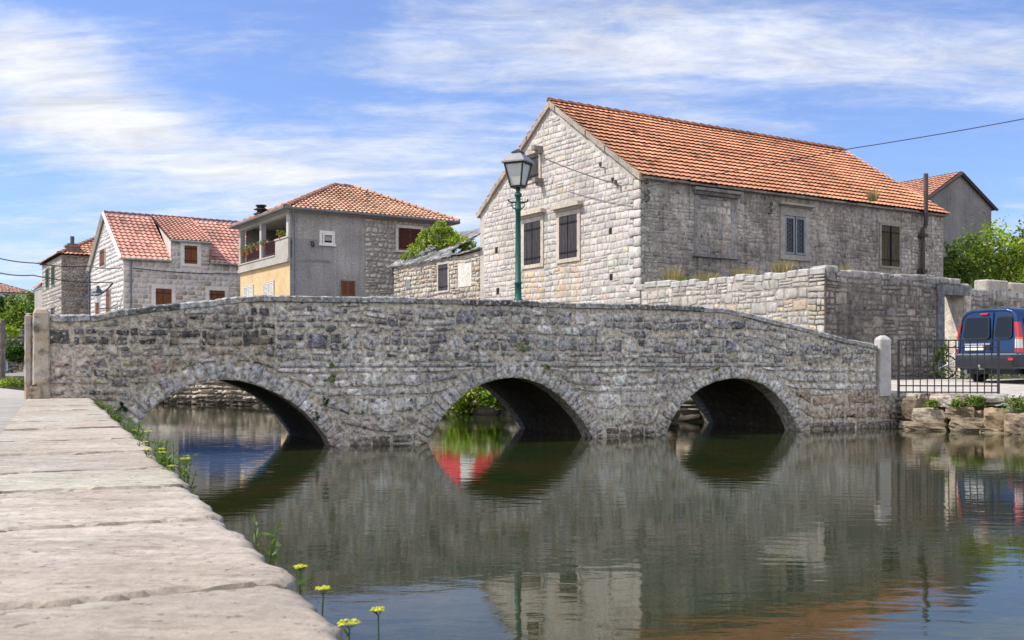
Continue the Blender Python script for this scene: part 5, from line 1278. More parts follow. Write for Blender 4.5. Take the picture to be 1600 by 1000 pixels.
# ------------------------------------------------------------------ iron railing on the right quay
def railing():
    x0, y0 = (1404-800)/F*21.0, 21.0; x1, y1 = (1560-800)/F*20.75, 20.75; zb = .735
    a = math.atan2(y1-y0, x1-x0); L_ = math.hypot(x1-x0, y1-y0)
    t = empty('iron_railing', (x0, y0, zb), a, label='black wrought iron railing standing on the right quay edge in front of the van', category='railing'); c = (.022, .020, .022)
    for s in (0, L_): 
        mb = MB(); box(mb, s-.022, s+.022, -.022, .022, -.08, 1.10+(-.02 if s else 0), c); mb.build('post', M['metal'], t)
    mb = MB()
    for z0_, z1_ in ((1.085, 1.105), (.155, .16), (.025, .03)): box(mb, .022, L_-.022, -.014, .014, z0_-.012, z0_+.014, c)
    tube(mb, [(.10, -.02, .93), (L_, -.02, .945)], .014, c, 6); mb.build('rail', M['metal'], t)
    mb = MB(); n = 13
    for i in range(1, n+1): s = L_*i/(n+1)+.01; tube(mb, [(s, 0, .0 if i not in (4, 9) else -.06), (s, 0, 1.09)], .0115, c, 6, caps=False)
    mb.build('bar', M['metal'], t)
railing()

# ------------------------------------------------------------------ blue van
def van():
    rc = (11.03+.83*Uy*1.0, 25.5-.83*Ux, .875)
    t = empty('parked_van', rc, ANG-.04, label='dark blue small van with twin rear doors, parked beside the yard wall', category='van')
    blue = (.003, .030, .105); W_ = .83
    def half(w_, zt, zb=.33): return [(0, zb), (w_-.10, zb), (w_-.01, zb+.12), (w_, .70), (w_, 1.0), (w_-.015, 1.12), (w_-.05, 1.35), (w_-.095, 1.56), (w_-.14, zt-.13), (w_-.22, zt-.05), (w_-.36, zt-.012), (0, zt)]
    def rear(z): return 0.0 if z < 1.0 else (z-1.0)*.13
    st = [(.035, .95, 1.74, 1), (0.0, .965, 1.765, 1), (.03, .995, 1.80, .9), (.12, 1.0, 1.815, .6), (.5, 1.0, 1.83, 0), (1.6, 1.0, 1.83, 0), (2.3, 1.0, 1.78, 0), (2.75, .99, 1.50, 0), (3.1, .98, 1.12, 0), (3.7, .95, .98, 0), (3.95, .88, .80, 0)]
    vs = []; n = 0
    for x, k, zt, rr_ in st:
        hp_ = half(W_*k, zt)
        if zt < 1.7:
            hp_ = [(y, min(z, zt-.002*i)) for i, (y, z) in enumerate(hp_)]
        ring = hp_+[(-y, z) for y, z in hp_[-2:0:-1]]; n = len(ring)
        vs += [(x+rear(z)*rr_, y, z) for y, z in ring]
    fs = [(i*n+j, i*n+(j+1) % n, (i+1)*n+(j+1) % n, (i+1)*n+j) for i in range(len(st)-1) for j in range(n)]
    fs += [tuple(range(n)), tuple((len(st)-1)*n+j for j in range(n))[::-1]]
    mb = MB(); mb.add(vs, fs[:-2], blue, 0, True); mb.add(vs, fs[-2:], blue, 0, False); body = mb.build('body', M['paint'], t, recalc=True)
    pr = lambda s, z, d=0.0: (rear(z)*1.0-d+.0, -s, z)         # rear face, s to the right of the picture
    def rrect(a, b, c, e, r_, top_in=0.0):
        o = []
        for cx, cz, a0 in ((b-r_, c+r_, -90), (b-r_-top_in, e-r_, 0), (a+r_+top_in, e-r_, 90), (a+r_, c+r_, 180)):
            for k in range(5): an = math.radians(a0+22.5*k); o.append((cx+r_*math.cos(an), cz+r_*math.sin(an)))
        return o
    def panel(name, mat, pts, d0, d1, col, par=t, pl=pr): m2 = MB(); ppoly(m2, pl, pts, d0, d1, col); return m2.build(name, mat, par)
    for a, b, ti in ((-.63, .055, .03), (.22, .64, .03)):
        panel('rear_window', M['plastic'], rrect(a-.025, b+.025, 1.07, 1.62, .09, ti), -.02, .006, (.02, .022, .025)); panel('rear_glass', M['glass'], rrect(a, b, 1.10, 1.59, .07, ti), -.01, .010, (.03, .03, .03))
    mb = MB(); pbox(mb, pr, .135, .143, .74, 1.72, -.02, .003, (.004, .006, .015)); pbox(mb, pr, -.72, .72, .735, .742, -.02, .003, (.004, .006, .015)); mb.build('door_seam', M['plastic'], t)
    mb = MB(); pbox(mb, pr, -.56, .12, .93, .965, 0, .03, (.35, .36, .38)); mb.build('door_trim', M['metal'], t)
    panel('number_plate', M['plastic'], rrect(-.56, -.06, .80, .915, .01), -.01, .014, (.72, .73, .74)); panel('door_handle', M['plastic'], rrect(.0, .125, .82, .93, .03), -.01, .03, (.02, .02, .022))
    panel('brake_light', M['lens'], rrect(-.20, -.0, 1.665, 1.70, .016), -.02, .02, (.55, .02, .02))
    for sg in (-1, 1):
        def pc(s, z, d=0.0, sg=sg): 
            a = .0+s; x = rear(z)+(.02 if a < .06 else .02+(a-.06)*.9); y = (W_+.012-max(0, .10-a)*.6-(max(0, z-1.1)*.155))*(-sg)
            return (x-d*.3, y-sg*d, z)
        m2 = MB(); nz_ = 14; pts = []
        for i in range(nz_+1):
            z = .74+(1.46-.74)*i/nz_; wd = .155-.085*(i/nz_)**1.2; pts.append((z, wd))
        for i in range(nz_):
            (za, wa), (zb_, wb_) = pts[i], pts[i+1]; c = (.50, .018, .02) if not (.86 < (za+zb_)/2 < 1.03) else (.62, .60, .58)
            if (za+zb_)/2 > 1.03 and (za+zb_)/2 < 1.12: c = (.7, .16, .02)
            v = []
            for z, wd in ((za, wa), (zb_, wb_)):
                yo = (W_+.006-(max(0, z-1.1)*.155))
                v += [(rear(z)+.0-.006, -sg*(yo-.075), z), (rear(z)+.015, -sg*(yo-.012), z), (rear(z)+.05, -sg*(yo+.004), z), (rear(z)+.05+wd, -sg*(yo+.004), z)]
            m2.add(v, [(0, 1, 5, 4), (1, 2, 6, 5), (2, 3, 7, 6)], c, 0, True)
        m2.build('tail_light', M['lens'], t)
    # bumper wraps round the corners
    mb = MB(); prof_ = [(.36, -.02), (.38, .10), (.52, .125), (.60, .13), (.68, .12), (.72, .03)]; path = []
    for sy in np.linspace(-1, 1, 15):
        y = sy*(W_+.02); x = -.0 if abs(sy) < .84 else (abs(sy)-.84)*.55
        path.append((x, y))
    path = [(.45, -W_-.015)]+path+[(.45, W_+.015)]
    vs = []; m_ = len(prof_)
    for i, (x, y) in enumerate(path):
        k = abs(y)/W_; 
        for z, d in prof_: vs.append((x-d*(.9 if k < .9 else .3), y+(.012 if y > 0 else -.012)*(1 if k > .95 else 0), z))
    for i in range(len(path)-1):
        for j in range(m_-1):
            c = (.13, .14, .16) if j in (4,) else ((.10, .11, .125) if j == 0 else (.022, .024, .030)); mb.add([vs[i*m_+j], vs[(i+1)*m_+j], vs[(i+1)*m_+j+1], vs[i*m_+j+1]], [(0, 1, 2, 3)], c, 0, False)
    bu = mb.build('bumper', M['plastic'], t)
    panel('reflector', M['lens'], rrect(.66, .78, .55, .61, .02), .10, .115, (.45, .02, .02), par=bu)
    for x in (.78, 3.2):
        for sy in (-1, 1):
            mb = MB(); cy_ = sy*(W_-.10); rw_ = .305
            def ring(r_, y, n=28): return [(x+r_*math.cos(2*math.pi*k/n), y, .305+r_*math.sin(2*math.pi*k/n)) for k in range(n)]
            n = 28; R_ = []
            for r_, y in ((.19, cy_-sy*.09), (.28, cy_-sy*.09), (.305, cy_-sy*.07), (.305, cy_+sy*.06), (.28, cy_+sy*.085), (.20, cy_+sy*.085)): R_ += ring(r_, y)
            mb.add(R_, [(i*n+k, i*n+(k+1) % n, (i+1)*n+(k+1) % n, (i+1)*n+k) for i in range(5) for k in range(n)], (.012, .012, .013), 0, True)
            wh = mb.build('wheel', M['plastic'], t)
            mb = MB(); R_ = []
            for r_, y in ((.205, cy_+sy*.08), (.195, cy_+sy*.065), (.17, cy_+sy*.055), (.06, cy_+sy*.075), (.0, cy_+sy*.078)): R_ += ring(max(r_, .001), y)
            mb.add(R_, [(i*n+k, i*n+(k+1) % n, (i+1)*n+(k+1) % n, (i+1)*n+k) for i in range(4) for k in range(n)], (.35, .36, .38), 0, True)
            for k in range(6):
                an = k*math.pi/3; mb.add([(x+.16*math.cos(an+.12), cy_+sy*.072, .305+.16*math.sin(an+.12)), (x+.16*math.cos(an-.12), cy_+sy*.072, .305+.16*math.sin(an-.12)), (x+.09*math.cos(an), cy_+sy*.078, .305+.09*math.sin(an))], [(0, 1, 2)], (.02, .02, .02))
            mb.build('rim', M['metal'], wh)
    for sy, nm in ((-1, 'right'), (1, 'left')):
        ps = lambda s, z, d=0.0, sy=sy: (s, sy*(W_+.003+d-(0 if z < 1.12 else (z-1.12)*.155+.017)), z)
        for a, b in ((.32, 1.02), (1.12, 1.95), (2.05, 2.62)):
            m2 = MB(); o = rrect(a, b, 1.13, 1.58, .06, .02 if b < 2.5 else .0)
            if b > 2.5: o = [(min(x, 2.85-(z-1.13)*.9), z) for x, z in o]
            ppoly(m2, ps, o, -.01, .004, (.02, .02, .02)); m2.build('side_window', M['glass'], t)
        m2 = MB(); pbox(m2, ps, 1.15, 2.9, .62, .72, 0, .02, (.03, .032, .04)); m2.build('rub_strip', M['plastic'], t)
        m2 = MB(); o = [(.78+.40*math.cos(math.radians(a)), .34+.40*math.sin(math.radians(a))) for a in range(0, 181, 12)]
        ppoly(m2, lambda s, z, d=0.0, sy=sy: (s, sy*(W_+.004+d), z), o, -.05, .0, (.006, .006, .008)); m2.build('wheel_arch', M['plastic'], t)
    mb = MB(); box(mb, .15, 3.7, -.62, .62, .22, .33, (.02, .02, .02)); tube(mb, [(.0, .05, .36), (-.16, .05, .34), (-.18, .05, .40)], .022, (.3, .3, .3), 8); lathe(mb, (-.18, .05), [(.001, .38), (.028, .40), (.028, .43), (.001, .45)], (.3, .3, .3), 10); mb.build('underbody', M['plastic'], t)
    mb = MB(); tube(mb, [(.12, .0, 1.80), (.10, .0, 2.05)], .006, (.02, .02, .02), 5)
van()

# ------------------------------------------------------------------ bicycle against the yard wall
def bicycle():
    x, y = (1477-800)/F*27.4, 27.4
    t = empty('bicycle', (x, y, .94), -.06, label='white framed bicycle leaning behind the van, one wheel showing beside its rear corner', category='bicycle'); r_ = .31
    for cx in (0, 1.02):
        mb = MB(); tube(mb, [(cx+r_*math.cos(a), 0, r_+.02+r_*math.sin(a)) for a in np.linspace(0, 2*math.pi, 33)], .019, (.02, .02, .02), 6, caps=False)
        w_ = mb.build('wheel', M['plastic'], t); mb = MB()
        for k in range(14): a = k*math.pi/7; tube(mb, [(cx, .01*(-1)**k, r_+.02), (cx+(r_-.02)*math.cos(a), 0, r_+.02+(r_-.02)*math.sin(a))], .0018, (.4, .4, .4), 3, caps=False)
        tube(mb, [(cx, -.05, r_+.02), (cx, .05, r_+.02)], .02, (.2, .2, .2), 8); mb.build('spokes', M['metal'], w_)
    c = (.60, .60, .60); A_, B_, C_, D_ = (0, 0, r_+.02), (.42, 0, .30), (.32, 0, .80), (.86, 0, .78)
    mb = MB()
    for p, q in (((-.19, -.03, .28), (.26, -.03, .48)), (A_, B_), (A_, C_), (B_, C_), (B_, D_), ((.33, 0, .72), D_), (D_, (1.02, 0, r_+.02)), (D_, (.84, 0, .92))): tube(mb, [p, q], .017, c, 8)
    mb.build('frame', M['metal'], t)
    mb = MB(); lathe(mb, (.31, 0), [(.02, .80), (.07, .86), (.09, .89), (.02, .90)], (.02, .02, .02), 10); mb.build('saddle', M['plastic'], t)
    mb = MB(); tube(mb, [(.78, -.25, .95), (.84, -.1, .93), (.84, .1, .93), (.78, .25, .95)], .013, (.1, .1, .1), 6); mb.build('handlebar', M['metal'], t)
bicycle()
p = at(1469, 572, 27.9); tuft('doorway_plant', (p[0], p[1], .93), (.24, .22, .75), 420, .09, 'lime', 'tall yellow green weed growing beside the yard doorway behind the railing', 'plant', seed=71)
p = at(1528, 590, 27.6); tuft('verge_weeds', (p[0]+.6, p[1]+.5, .92), (1.4, .25, .3), 700, .08, 'mid', 'line of green weeds at the wall foot seen under the van', 'plant', seed=72)

# ------------------------------------------------------------------ street lamp on the parapet
def street_lamp():
    s, z = bp(809, 470); s += .10; x, y, _ = bridge_world(s, 0, -.2); z0_ = topz(s)+.005
    t = empty('street_lamp', (x, y, z0_), math.radians(-27), label='green cast iron street lamp with a square frosted lantern, standing on the bridge parapet', category='street lamp')
    k = y/F; zz = lambda py: H+(HY-py)*k-z0_; g = (.005, .085, .06)
    mb = MB(); lathe(mb, (0, 0), [(.085, 0), (.085, .03), (.062, .06), (.058, .30), (.068, .31), (.068, .34), (.052, .36), (.047, zz(330)), (.062, zz(328)), (.062, zz(325)), (.042, zz(322)), (.046, zz(308)), (.066, zz(306)), (.066, zz(303)), (.03, zz(300)), (.045, zz(296)), (.02, zz(293.5))], g, 16); mb.build('post', M['metal'], t)
    ca = math.radians(27); mb = MB(); za = zz(316)
    ax = Vector((math.cos(ca), math.sin(ca), 0))
    for sg in (-1, 1):
        P = lambda u, v: tuple(ax*(u*sg)+Vector((0, 0, za+v))); tube(mb, [P(0, 0), P(.13, 0), P(.165, .02), P(.175, .05)], [.017, .015, .012, .018], g, 8)
        tube(mb, [P(.04, -.12), P(.09, -.10), P(.12, -.05), P(.10, -.01)], .010, g, 6); tube(mb, [P(.04, .0), P(.04, -.14)], .012, g, 6)
    mb.build('crossbar', M['metal'], t)
    zb, zt_, za_ = zz(290), zz(256), zz(238); a, b = .112, .182
    zb = zz(291); dk_ = (.028, .022, .026)
    C = [(-1, -1), (1, -1), (1, 1), (-1, 1)]
    mb = MB()
    for i in range(4):
        (x0, y0), (x1, y1) = C[i], C[(i+1) % 4]
        tube(mb, [(x0*a*.9, y0*a*.9, zb), (x0*b, y0*b, zt_)], .016, dk_, 6); tube(mb, [(x0*a*.9, y0*a*.9, zb), (x1*a*.9, y1*a*.9, zb)], .018, dk_, 6); tube(mb, [(x0*b, y0*b, zt_), (x1*b, y1*b, zt_)], .022, dk_, 6)
    box(mb, -a*.9, a*.9, -a*.9, a*.9, zb-.035, zb+.004, dk_); mb.build('lantern_frame', M['metal'], t)
    for i in range(4):
        (x0, y0), (x1, y1) = C[i], C[(i+1) % 4]; mb = MB(); e = .93
        mb.add([(x0*a*.9*e, y0*a*.9*e, zb+.01), (x1*a*.9*e, y1*a*.9*e, zb+.01), (x1*b*e, y1*b*e, zt_-.01), (x0*b*e, y0*b*e, zt_-.01)], [(0, 1, 2, 3)], (.62, .62, .58)); mb.build('glass_pane', M['milky'], t)
    mb = MB(); R4 = [(b*1.24, zt_+.005), (b*1.24, zt_+.03), (b*.62, za_-.05), (b*.42, za_-.02), (b*.36, za_-.015)]
    lathe(mb, (0, 0), [(r*math.sqrt(2), z) for r, z in R4], (.25, .24, .24), 4, smooth=False, phase=math.pi/4)
    lathe(mb, (0, 0), [(b*.50*1.414, za_-.02), (b*.50*1.414, za_-.0), (.03, za_+.05), (.02, za_+.06)], dk_, 4, smooth=False, phase=math.pi/4)
    mb.build('lantern_roof', M['metal'], t)
street_lamp()
def wall_lantern():
    s_, z_ = read(DL, 'S', 184, 481); p = (-.0, s_); wx, wy = DL[0]-s_*Uy, DL[1]+s_*Ux
    s2, z2 = read(DL, 'S', 184, 481); out = 1.15
    t = empty('wall_lantern', (wx, wy, z2), ANG, label='dark wall lantern on a long iron bracket beside the gable shutters of the pale house', category='wall lamp'); c = (.025, .04, .055)
    mb = MB(); tube(mb, [(0, 0, 0), (-.9, 1.0, -.02)], .035, c, 6); tube(mb, [(0, 0, .25), (-.35, .4, .0)], .025, c, 6); tube(mb, [(0, 0, -.1), (0, 0, .35)], .03, c, 6); tube(mb, [(-.9, 1.0, -.02), (-.9, 1.0, .30)], .04, c, 6); mb.build('bracket', M['metal'], t)
    mb = MB(); lathe(mb, (-.9, 1.0), [(.13, .32), (.25, .85), (.25, .88)], (.6, .62, .62), 6, smooth=False); mb.build('lantern', M['milky'], t)
    mb = MB(); lathe(mb, (-.9, 1.0), [(.34, .88), (.32, .95), (.12, 1.18), (.06, 1.32)], c, 6, smooth=False); mb.build('cap', M['metal'], t)
wall_lantern()

# ------------------------------------------------------------------ overhead wires
def wire(pts, rad, lab, sag=.0, col=(.02, .02, .022)):
    P = [Vector(p) for p in pts]; out = []
    for a, b in zip(P, P[1:]):
        for k in range(12): u = k/12; q = a.lerp(b, u); q.z -= sag*4*u*(1-u); out.append(q)
    out.append(P[-1]); mb = MB(); tube(mb, out, rad, col, 5); mb.build('overhead_wire', M['metal'], None, label=lab, category='wire')
wire([at(1010, 291, 32.3), at(1330, 232, 29.5), at(1640, 178, 27)], .013, 'thin black wire crossing the sky from the orange roof to the upper right edge', .03)
wire([at(850, 247, 35.6), at(962, 287, 32.7)], .018, 'wire running down the gable from the small top window to the insulators', .05)
wire([at(-30, 396, 50), at(54, 411, 56), at(141, 416, 58.5), at(190, 418, 57.3)], .03, 'upper black wire in front of the two left stone houses', .1)
wire([at(208, 419, 58.0), at(373, 428, 61.2)], .03, 'wire along the front of the pale stone house below its dormer', .1)
wire([at(-30, 418, 50), at(51, 430, 56), at(176, 441, 58.1)], .03, 'lower black wire from the left edge to the gable of the pale house', .15)
wire([at(176, 443, 58.1), at(140, 461, 60), at(93, 466, 66)], .05, 'thick black cable slung between the pale house and the dark old house', .25)

# ------------------------------------------------------------------ trees and planting
kw = dict(group='trees behind the yard wall')
for i, (px, Y, top, pal, lab) in enumerate(((1508, 43, 362, 'mid', 'leafy green tree touching the right end of the big house'), (1556, 44, 352, 'bright', 'brightest and tallest green tree behind the yard wall'), (1606, 45, 356, 'mid', 'green tree behind the yard wall under the right edge of the sky'))):
    x = (px-800)/F*Y; zt_ = H+(HY-top)*Y/F-.93; hh = zt_
    cr = [((0, 0, hh*.52), (1.25, 1.2, hh*.42)), ((.55, .1, hh*.78), (.75, .8, hh*.24)), ((-.55, .2, hh*.74), (.7, .8, hh*.24)), ((.3, -.4, hh*.32), (1.2, 1.1, hh*.28))]
    tree('green_tree', (x, Y, .93), hh, cr, lab, pal=pal, n=9500, leaf=.17, seed=100+i, **kw)
p = at(1575, 430, 42); 
for i, (px, py, Y, r, n, pal, lab) in enumerate(((1052, 440, 31.6, (.5, .3, .62), 260, 'dry', 'tallest clump of straw coloured grass at the foot of the big house'), (1069, 441, 31.0, (.25, .2, .3), 120, 'mid', 'low green and yellow weed beside the straw grass'), (1105, 433, 30.2, (.9, .25, .28), 260, 'dry', 'dry grass along the yard wall top below the blocked window'), (1165, 428, 28.9, (.7, .25, .35), 200, 'dry', 'dry stalks on the yard wall top left of the glazed window'), (1225, 420, 27.8, (.6, .25, .38), 200, 'dry', 'dry stalks on the yard wall top below the glazed window'), (1325, 422, 27.8, (.3, .25, .3), 120, 'dry', 'dry grass tuft just right of the yard wall corner'))):
    p = at(px, py, Y); tuft('dry_grass', (p[0], p[1]+.25, p[2]-.08), r, n, .008, pal, lab, 'grass', 'dry grass on the yard wall', seed=40+i, blades=True)
s_ = at(1355, 326, 36); tuft('roof_weed', at(1364, 314, 37.4), (.30, .3, .5), 150, .012, 'dry', 'dry weed growing on the orange roof near its lower right end', 'weed', seed=48, blades=True)
# bank plants behind the bridge
for i, (px, py, Y, r, n, lab) in enumerate(((732, 628, 27.0, (.75, .5, .65), 2000, 'bright green bush hanging over the bank, framed by the middle arch'), (775, 632, 26.5, (.45, .35, .4), 700, 'smaller green bush right of the bright one under the middle arch'))):
    p = at(px, py, Y); rs = np.random.RandomState(80+i); mb = MB(); leaves(mb, blob_pts(rs, (0, 0, 0), r, n, shell=.3, clumps=30), .12, GREENS['bright' if i == 0 else 'mid'], rs=rs)
    o = mb.build('bank_bush', M['leaf'], None, label=lab, category='bush', group='bushes on the far bank'); o.location = (p[0], p[1]+.1, .55)

# far left: lane with walls, creeper, blue gate, scooter and trees
mb = MB(); Yw = 77.0; x0, x1 = (-30-800)/F*Yw, (52-800)/F*Yw; box(mb, x0, x1, Yw, Yw+.6, .2, 1.9, (.24, .20, .17)); pl = lambda s, z, d=0: (s, Yw-d, z)
lay(mb, pl, .4, 1.9, lambda a, b: [(x0, x1)], lambda s, z, rr: jitc((.28, .24, .21), .25, .05, rr), h=(.2, .35), w_=(.3, .7), dep=.05, gap=.03, lod=2, seed=201, rough=1.5); mb.build('lane_wall', M['rock'], None, label='low brown stone wall with the pale blue gate, at the end of the lane far left', category='wall')
mb = MB(); xg0, xg1 = (5-800)/F*Yw, (14-800)/F*Yw
for i in range(5): a = xg0+(xg1-xg0)*i/5; box(mb, a+.01, a+(xg1-xg0)/5-.01, Yw-.14, Yw-.08, .45, 1.72, jitc((.25, .38, .45), .1))
mb.build('blue_gate', M['wood'], None, label='small pale blue plank gate under the creeper at the far left', category='gate')
mb = MB(); Yg = 84.0; x0, x1 = (10-800)/F*Yg, (60-800)/F*Yg; box(mb, x0, x1, Yg, Yg+.8, .5, 4.25, (.12, .12, .13))
lay(mb, lambda s, z, d=0: (s, Yg-d, z), 1.6, 4.3, lambda a, b: [(x0, x1)], lambda s, z, rr: jitc((.17, .17, .19), .3, .04, rr), h=(.25, .4), w_=(.3, .8), dep=.06, gap=.04, lod=2, seed=202, rough=1.8); mb.build('terrace_wall', M['dark'], None, label='dark grey dry stone terrace wall above the creeper at the far left', category='wall')
mb = MB(); Yc = 30.0; x0, x1 = (-60-800)/F*Yc, (2-800)/F*Yc; box(mb, x0, x1, Yc, Yc+.25, .3, H+(HY-500)*Yc/F, (.27, .22, .19)); pbx = lambda s, z, d=0: (s, Yc-d, z)
lay(mb, pbx, .8, 2.6, lambda a, b: [(x1-1.2, x1)], lambda s, z, rr: jitc((.3, .26, .22), .2, .05, rr), h=(.2, .3), w_=(.25, .5), dep=.04, gap=.02, lod=2, seed=203); mb.build('house_corner', M['rock'], None, label='brown stone building corner cut off by the left edge of the photo', category='building')
b0 = Vector(at(28, 550, 76.2)); cl = []
for px, py, r in ((12, 548, .9), (22, 545, 1.0), (33, 548, 1.0), (41, 545, .9), (18, 556, .7), (30, 558, .7), (40, 556, .7)):
    cl.append((tuple(Vector(at(px, py, 76.2))-b0), (r, .6, r*.6)))
creeper('creeper', b0, cl, 3200, .22, 'dark', 'dark green creeper draped over the lane wall and blue gate far left', 9)
b0 = Vector(at(12, 520, 78)); rs = np.random.RandomState(3); mb = MB(); leaves(mb, blob_pts(rs, (0, 0, 0), (.8, .8, 1.0), 900, shell=.3), .2, GREENS['lime'], rs=rs); o = mb.build('yellow_shrub', M['leaf'], None, label='yellow green shrub above the creeper at the far left', category='shrub'); o.location = b0
for i, (px, Y, top, w_, pal, lab) in enumerate(((-2, 92, 462, 1.6, 'dark', 'darkest tree cut by the left edge of the photo'), (20, 96, 470, 1.9, 'dark', 'mid green tree below the distant white house'), (38, 90, 466, 1.7, 'mid', 'lighter green tree beside the narrow house'), (50, 100, 455, 1.9, 'mid', 'green tree crown partly behind the narrow house'))):
    x = (px-800)/F*Y; hh = H+(HY-top)*Y/F-.8; tree('lane_tree', (x, Y, .8), hh, [((0, 0, hh*.55), (w_, w_, hh*.42)), ((w_*.4, .2, hh*.78), (w_*.6, w_*.6, hh*.24))], lab, pal=pal, n=4200, leaf=.30, seed=140+i, group='trees at the end of the lane')
rs = np.random.RandomState(8)
for i, (px, lab) in enumerate(((12, 'low green hedge clump at the lane edge by the left photo edge'), (33, 'low dull green hedge clump at the lane edge beside the bridge pillar'))):
    p = at(px, 603, 23.5); mb = MB(); leaves(mb, blob_pts(rs, (0, 0, .12), (.30, .25, .13), 700, shell=.1, clumps=30), .05, GREENS['bright' if i == 0 else 'mid'], rs=rs); o = mb.build('low_hedge', M['leaf'], None, label=lab, category='hedge', group='low hedge at the lane'); o.location = (p[0], p[1], .79)
def scooter():
    p = at(27, 588, 72); t = empty('scooter', (p[0], p[1], .47), .25, label='small dark scooter parked by the lane wall at the far left', category='scooter')
    mb = MB(); tube(mb, [(-.45, 0, .55), (-.2, 0, .62), (.1, 0, .6)], [.14, .2, .12], (.03, .03, .035), 8); tube(mb, [(.0, 0, .3), (.45, 0, .3), (.6, 0, .85)], [.14, .12, .16], (.25, .26, .28), 8); mb.build('body', M['paint'], t)
    mb = MB(); box(mb, -.6, .08, -.14, .14, .72, .84, (.02, .02, .02), 0, .04); mb.build('seat', M['plastic'], t)
    for x in (-.5, .68):
        mb = MB(); tube(mb, [(x+.2*math.cos(a), 0, .25+.2*math.sin(a)) for a in np.linspace(0, 6.283, 19)], .06, (.012, .012, .012), 6, caps=False); mb.build('wheel', M['plastic'], t)
    mb = MB(); tube(mb, [(.68, 0, .25), (.55, 0, 1.0)], .03, (.1, .1, .1), 6); tube(mb, [(.5, -.3, 1.02), (.56, 0, 1.0), (.5, .3, 1.02)], .02, (.05, .05, .05), 6); mb.build('handlebar', M['metal'], t)
    mb = MB(); box(mb, .58, .62, -.18, .18, 1.0, 1.28, (.45, .5, .55)); mb.build('windscreen', M['lens'], t)
scooter()

# ------------------------------------------------------------------ parasol and blue canopy on the far bank (they show in the water)
def parasol():
    x, y = (722-800)/F*37, 37.0; t = empty('red_parasol', (x, y, .93), 0, label='large red parasol on the far bank, seen as the red reflection under the middle arch', category='parasol')
    mb = MB(); tube(mb, [(0, 0, 0), (0, 0, 2.2)], .05, (.65, .65, .63), 8); mb.build('pole', M['metal'], t)
    mb = MB(); n = 8; vs = [(0, 0, 2.25)]
    for r_, z in ((.75, 1.75), (1.5, 1.10), (1.52, .88)):
        for k in range(n*2): a = math.pi*k/n; rr_ = r_*(1 if k % 2 == 0 else .94); vs.append((rr_*math.cos(a), rr_*math.sin(a), z))
    m_ = 2*n; fs = [(0, 1+k, 1+(k+1) % m_) for k in range(m_)]+[(1+i*m_+k, 1+(i+1)*m_+k, 1+(i+1)*m_+(k+1) % m_, 1+i*m_+(k+1) % m_) for i in range(2) for k in range(m_)]
    mb.add(vs, [f for i, f in enumerate(fs) if i % 16 != 12], (.48, .025, .04)); mb.add(vs, [f for i, f in enumerate(fs) if i % 16 == 12], (.6, .58, .56)); mb.build('canopy', M['cloth'], t)
parasol()
def canopy():
    x, y = (362-800)/F*41, 41.0; t = empty('blue_canopy', (x, y, .93), .2, label='blue cloth canopy on white posts, visible only as the blue reflection under the left arch', category='canopy')
    for sx in (-1, 1):
        for sy in (-1, 1): mb = MB(); tube(mb, [(sx*1.7, sy*1.1, 0), (sx*1.7, sy*1.1, 1.4)], .05, (.7, .7, .7), 8); mb.build('post', M['metal'], t)
    mb = MB(); e = 1.9; f = 1.25
    vs = [(-e, -f, .75), (e, -f, .75), (e, f, .75), (-e, f, .75), (-e, -f, 1.35), (e, -f, 1.35), (e, f, 1.35), (-e, f, 1.35), (-.9, 0, 2.0), (.9, 0, 2.0)]
    mb.add(vs, [(0, 1, 5, 4), (1, 2, 6, 5), (2, 3, 7, 6), (3, 0, 4, 7), (4, 5, 9, 8), (6, 7, 8, 9), (5, 6, 9), (7, 4, 8)], (.03, .07, .19)); mb.build('cloth', M['cloth'], t)
canopy()

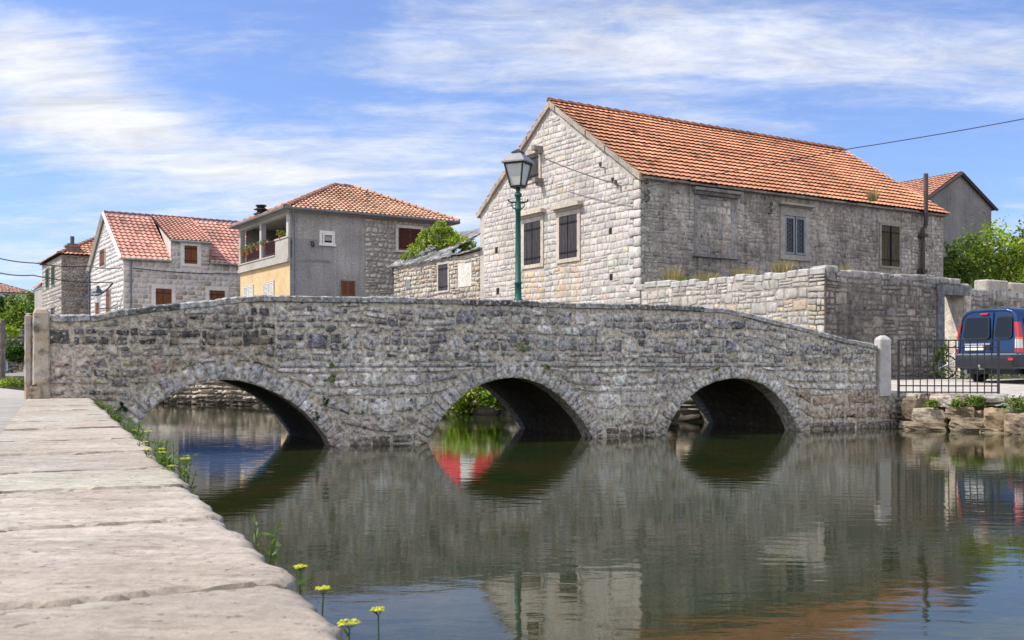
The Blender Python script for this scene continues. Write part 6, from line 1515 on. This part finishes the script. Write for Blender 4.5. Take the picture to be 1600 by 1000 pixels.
# ------------------------------------------------------------------ samphire along the near quay
def samphire(loc, hgt, n, heads, label, seed, lean=(-.0, 0), leafs=1.0):
    rr = random.Random(seed); rs = np.random.RandomState(seed); t = empty('samphire', loc, 0, label=label, category='plant', group='samphire on the near quay')
    mb = MB(); hb = []; gc = (.11, .17, .05)
    for i in range(n):
        a = rr.uniform(0, 6.28); l = hgt*rr.uniform(.65, 1.05); sp = hgt*.28
        b0 = (rr.uniform(-.03, .03), rr.uniform(-.04, .04), 0)
        if heads == 1 and i == 0: b0 = (0, 0, 0); l = hgt; sp = 0
        e = (b0[0]+math.cos(a)*sp*rr.random()+lean[0]*l, b0[1]+math.sin(a)*sp*rr.random()+lean[1]*l, l); m_ = ((b0[0]+e[0])/2+rr.uniform(-.02, .02), (b0[1]+e[1])/2+rr.uniform(-.02, .02), l*.5)
        tube(mb, [b0, m_, e], [.0032, .0026, .0018], gc, 5)
        for k in range(int(14*leafs)):
            u = rr.uniform(.1, .96); q = Vector(b0).lerp(Vector(m_), u*2) if u < .5 else Vector(m_).lerp(Vector(e), u*2-1)
            d = Vector((rr.gauss(0, 1), rr.gauss(0, 1), rr.uniform(.2, 1.4))).normalized()*rr.uniform(.02, .05); sd_ = d.cross(Vector((rr.gauss(0, 1), rr.gauss(0, 1), .3))).normalized()*.0052
            mb.add([tuple(q), tuple(q+d*.5+sd_), tuple(q+d), tuple(q+d*.5-sd_)], [(0, 1, 2, 3)], jitc((.15, .22, .07), .3, .1, rr))
        hb.append(e)
    mb.build('foliage', M['leaf'], t)
    for i in range(min(heads, len(hb))):
        e = hb[i]; mb = MB(); hs_ = rr.uniform(.015, .025)
        for k in range(46):
            a = rr.uniform(0, 6.28); r_ = hs_*math.sqrt(rr.random()); c = Vector((e[0]+math.cos(a)*r_, e[1]+math.sin(a)*r_, e[2]+.014-r_*r_*8+rr.uniform(-.002, .002)))
            if k % 6 == 0: tube(mb, [e, tuple(c)], .0009, gc, 3, caps=False)
            s_ = rr.uniform(.003, .0055); mb.add([tuple(c+Vector((s_, 0, 0))), tuple(c+Vector((0, s_, .001))), tuple(c+Vector((-s_, 0, 0))), tuple(c+Vector((0, -s_, .001))), tuple(c+Vector((0, 0, s_*.7)))], [(0, 1, 4), (1, 2, 4), (2, 3, 4), (3, 0, 4)], jitc((.60, .58, .04), .2, .05, rr))
        mb.build('flower_head', M['leaf'], t)
def kw_(Y, out=.06): return .515-.448*Y+out*.9126, Y
SAM = [(591, 962, 2.12, .36, 3, 1, 'nearest samphire with one yellow flower head at the bottom of the photo'), (505, 928, 2.34, .33, 2, 1, 'low samphire with a yellow flower between the two nearest tall ones'), (469, 893, 2.55, .36, 3, 1, 'samphire with one broad yellow flower head beside the broken kerb corner'),
       (388, 822, 3.25, .42, 5, 0, 'flowerless green samphire sprig rising past the kerb edge in the middle distance'), (546, 982, 2.05, .30, 2, 1, 'smallest yellow flower low against the nearest kerb stone')]
for i, (px, py, Y, hgt, n, hd, lab) in enumerate(SAM):
    x, y, z = at(px, py, Y); samphire((x, y, z-hgt), hgt, n, hd, lab, 300+i, leafs=1.5)
far = [(4.75, 'samphire by the kerb where the stones jut out, lowest of the far row'), (5.4, 'yellow flowered samphire second in the far row'), (6.1, 'samphire third in the far row along the kerb'), (6.9, 'samphire in the middle of the far row'), (7.8, 'samphire with three yellow heads past the middle of the far row'), (8.7, 'flowering samphire just before the leafy clumps by the bridge'), (9.9, 'leafy samphire towards the bridge end of the kerb'), (11.3, 'dense green samphire clump near the bridge'), (12.8, 'farthest samphire clump, at the bridge foot')]
for i, (Y, lab) in enumerate(far):
    x, y = kw_(Y, .075); samphire((x, y, .56), R.uniform(.30, .38), 20 if Y > 7 else 12, 3 if Y < 9 else (1 if Y < 10.5 else 0), lab, 340+i, lean=(.06, 0), leafs=2.2)
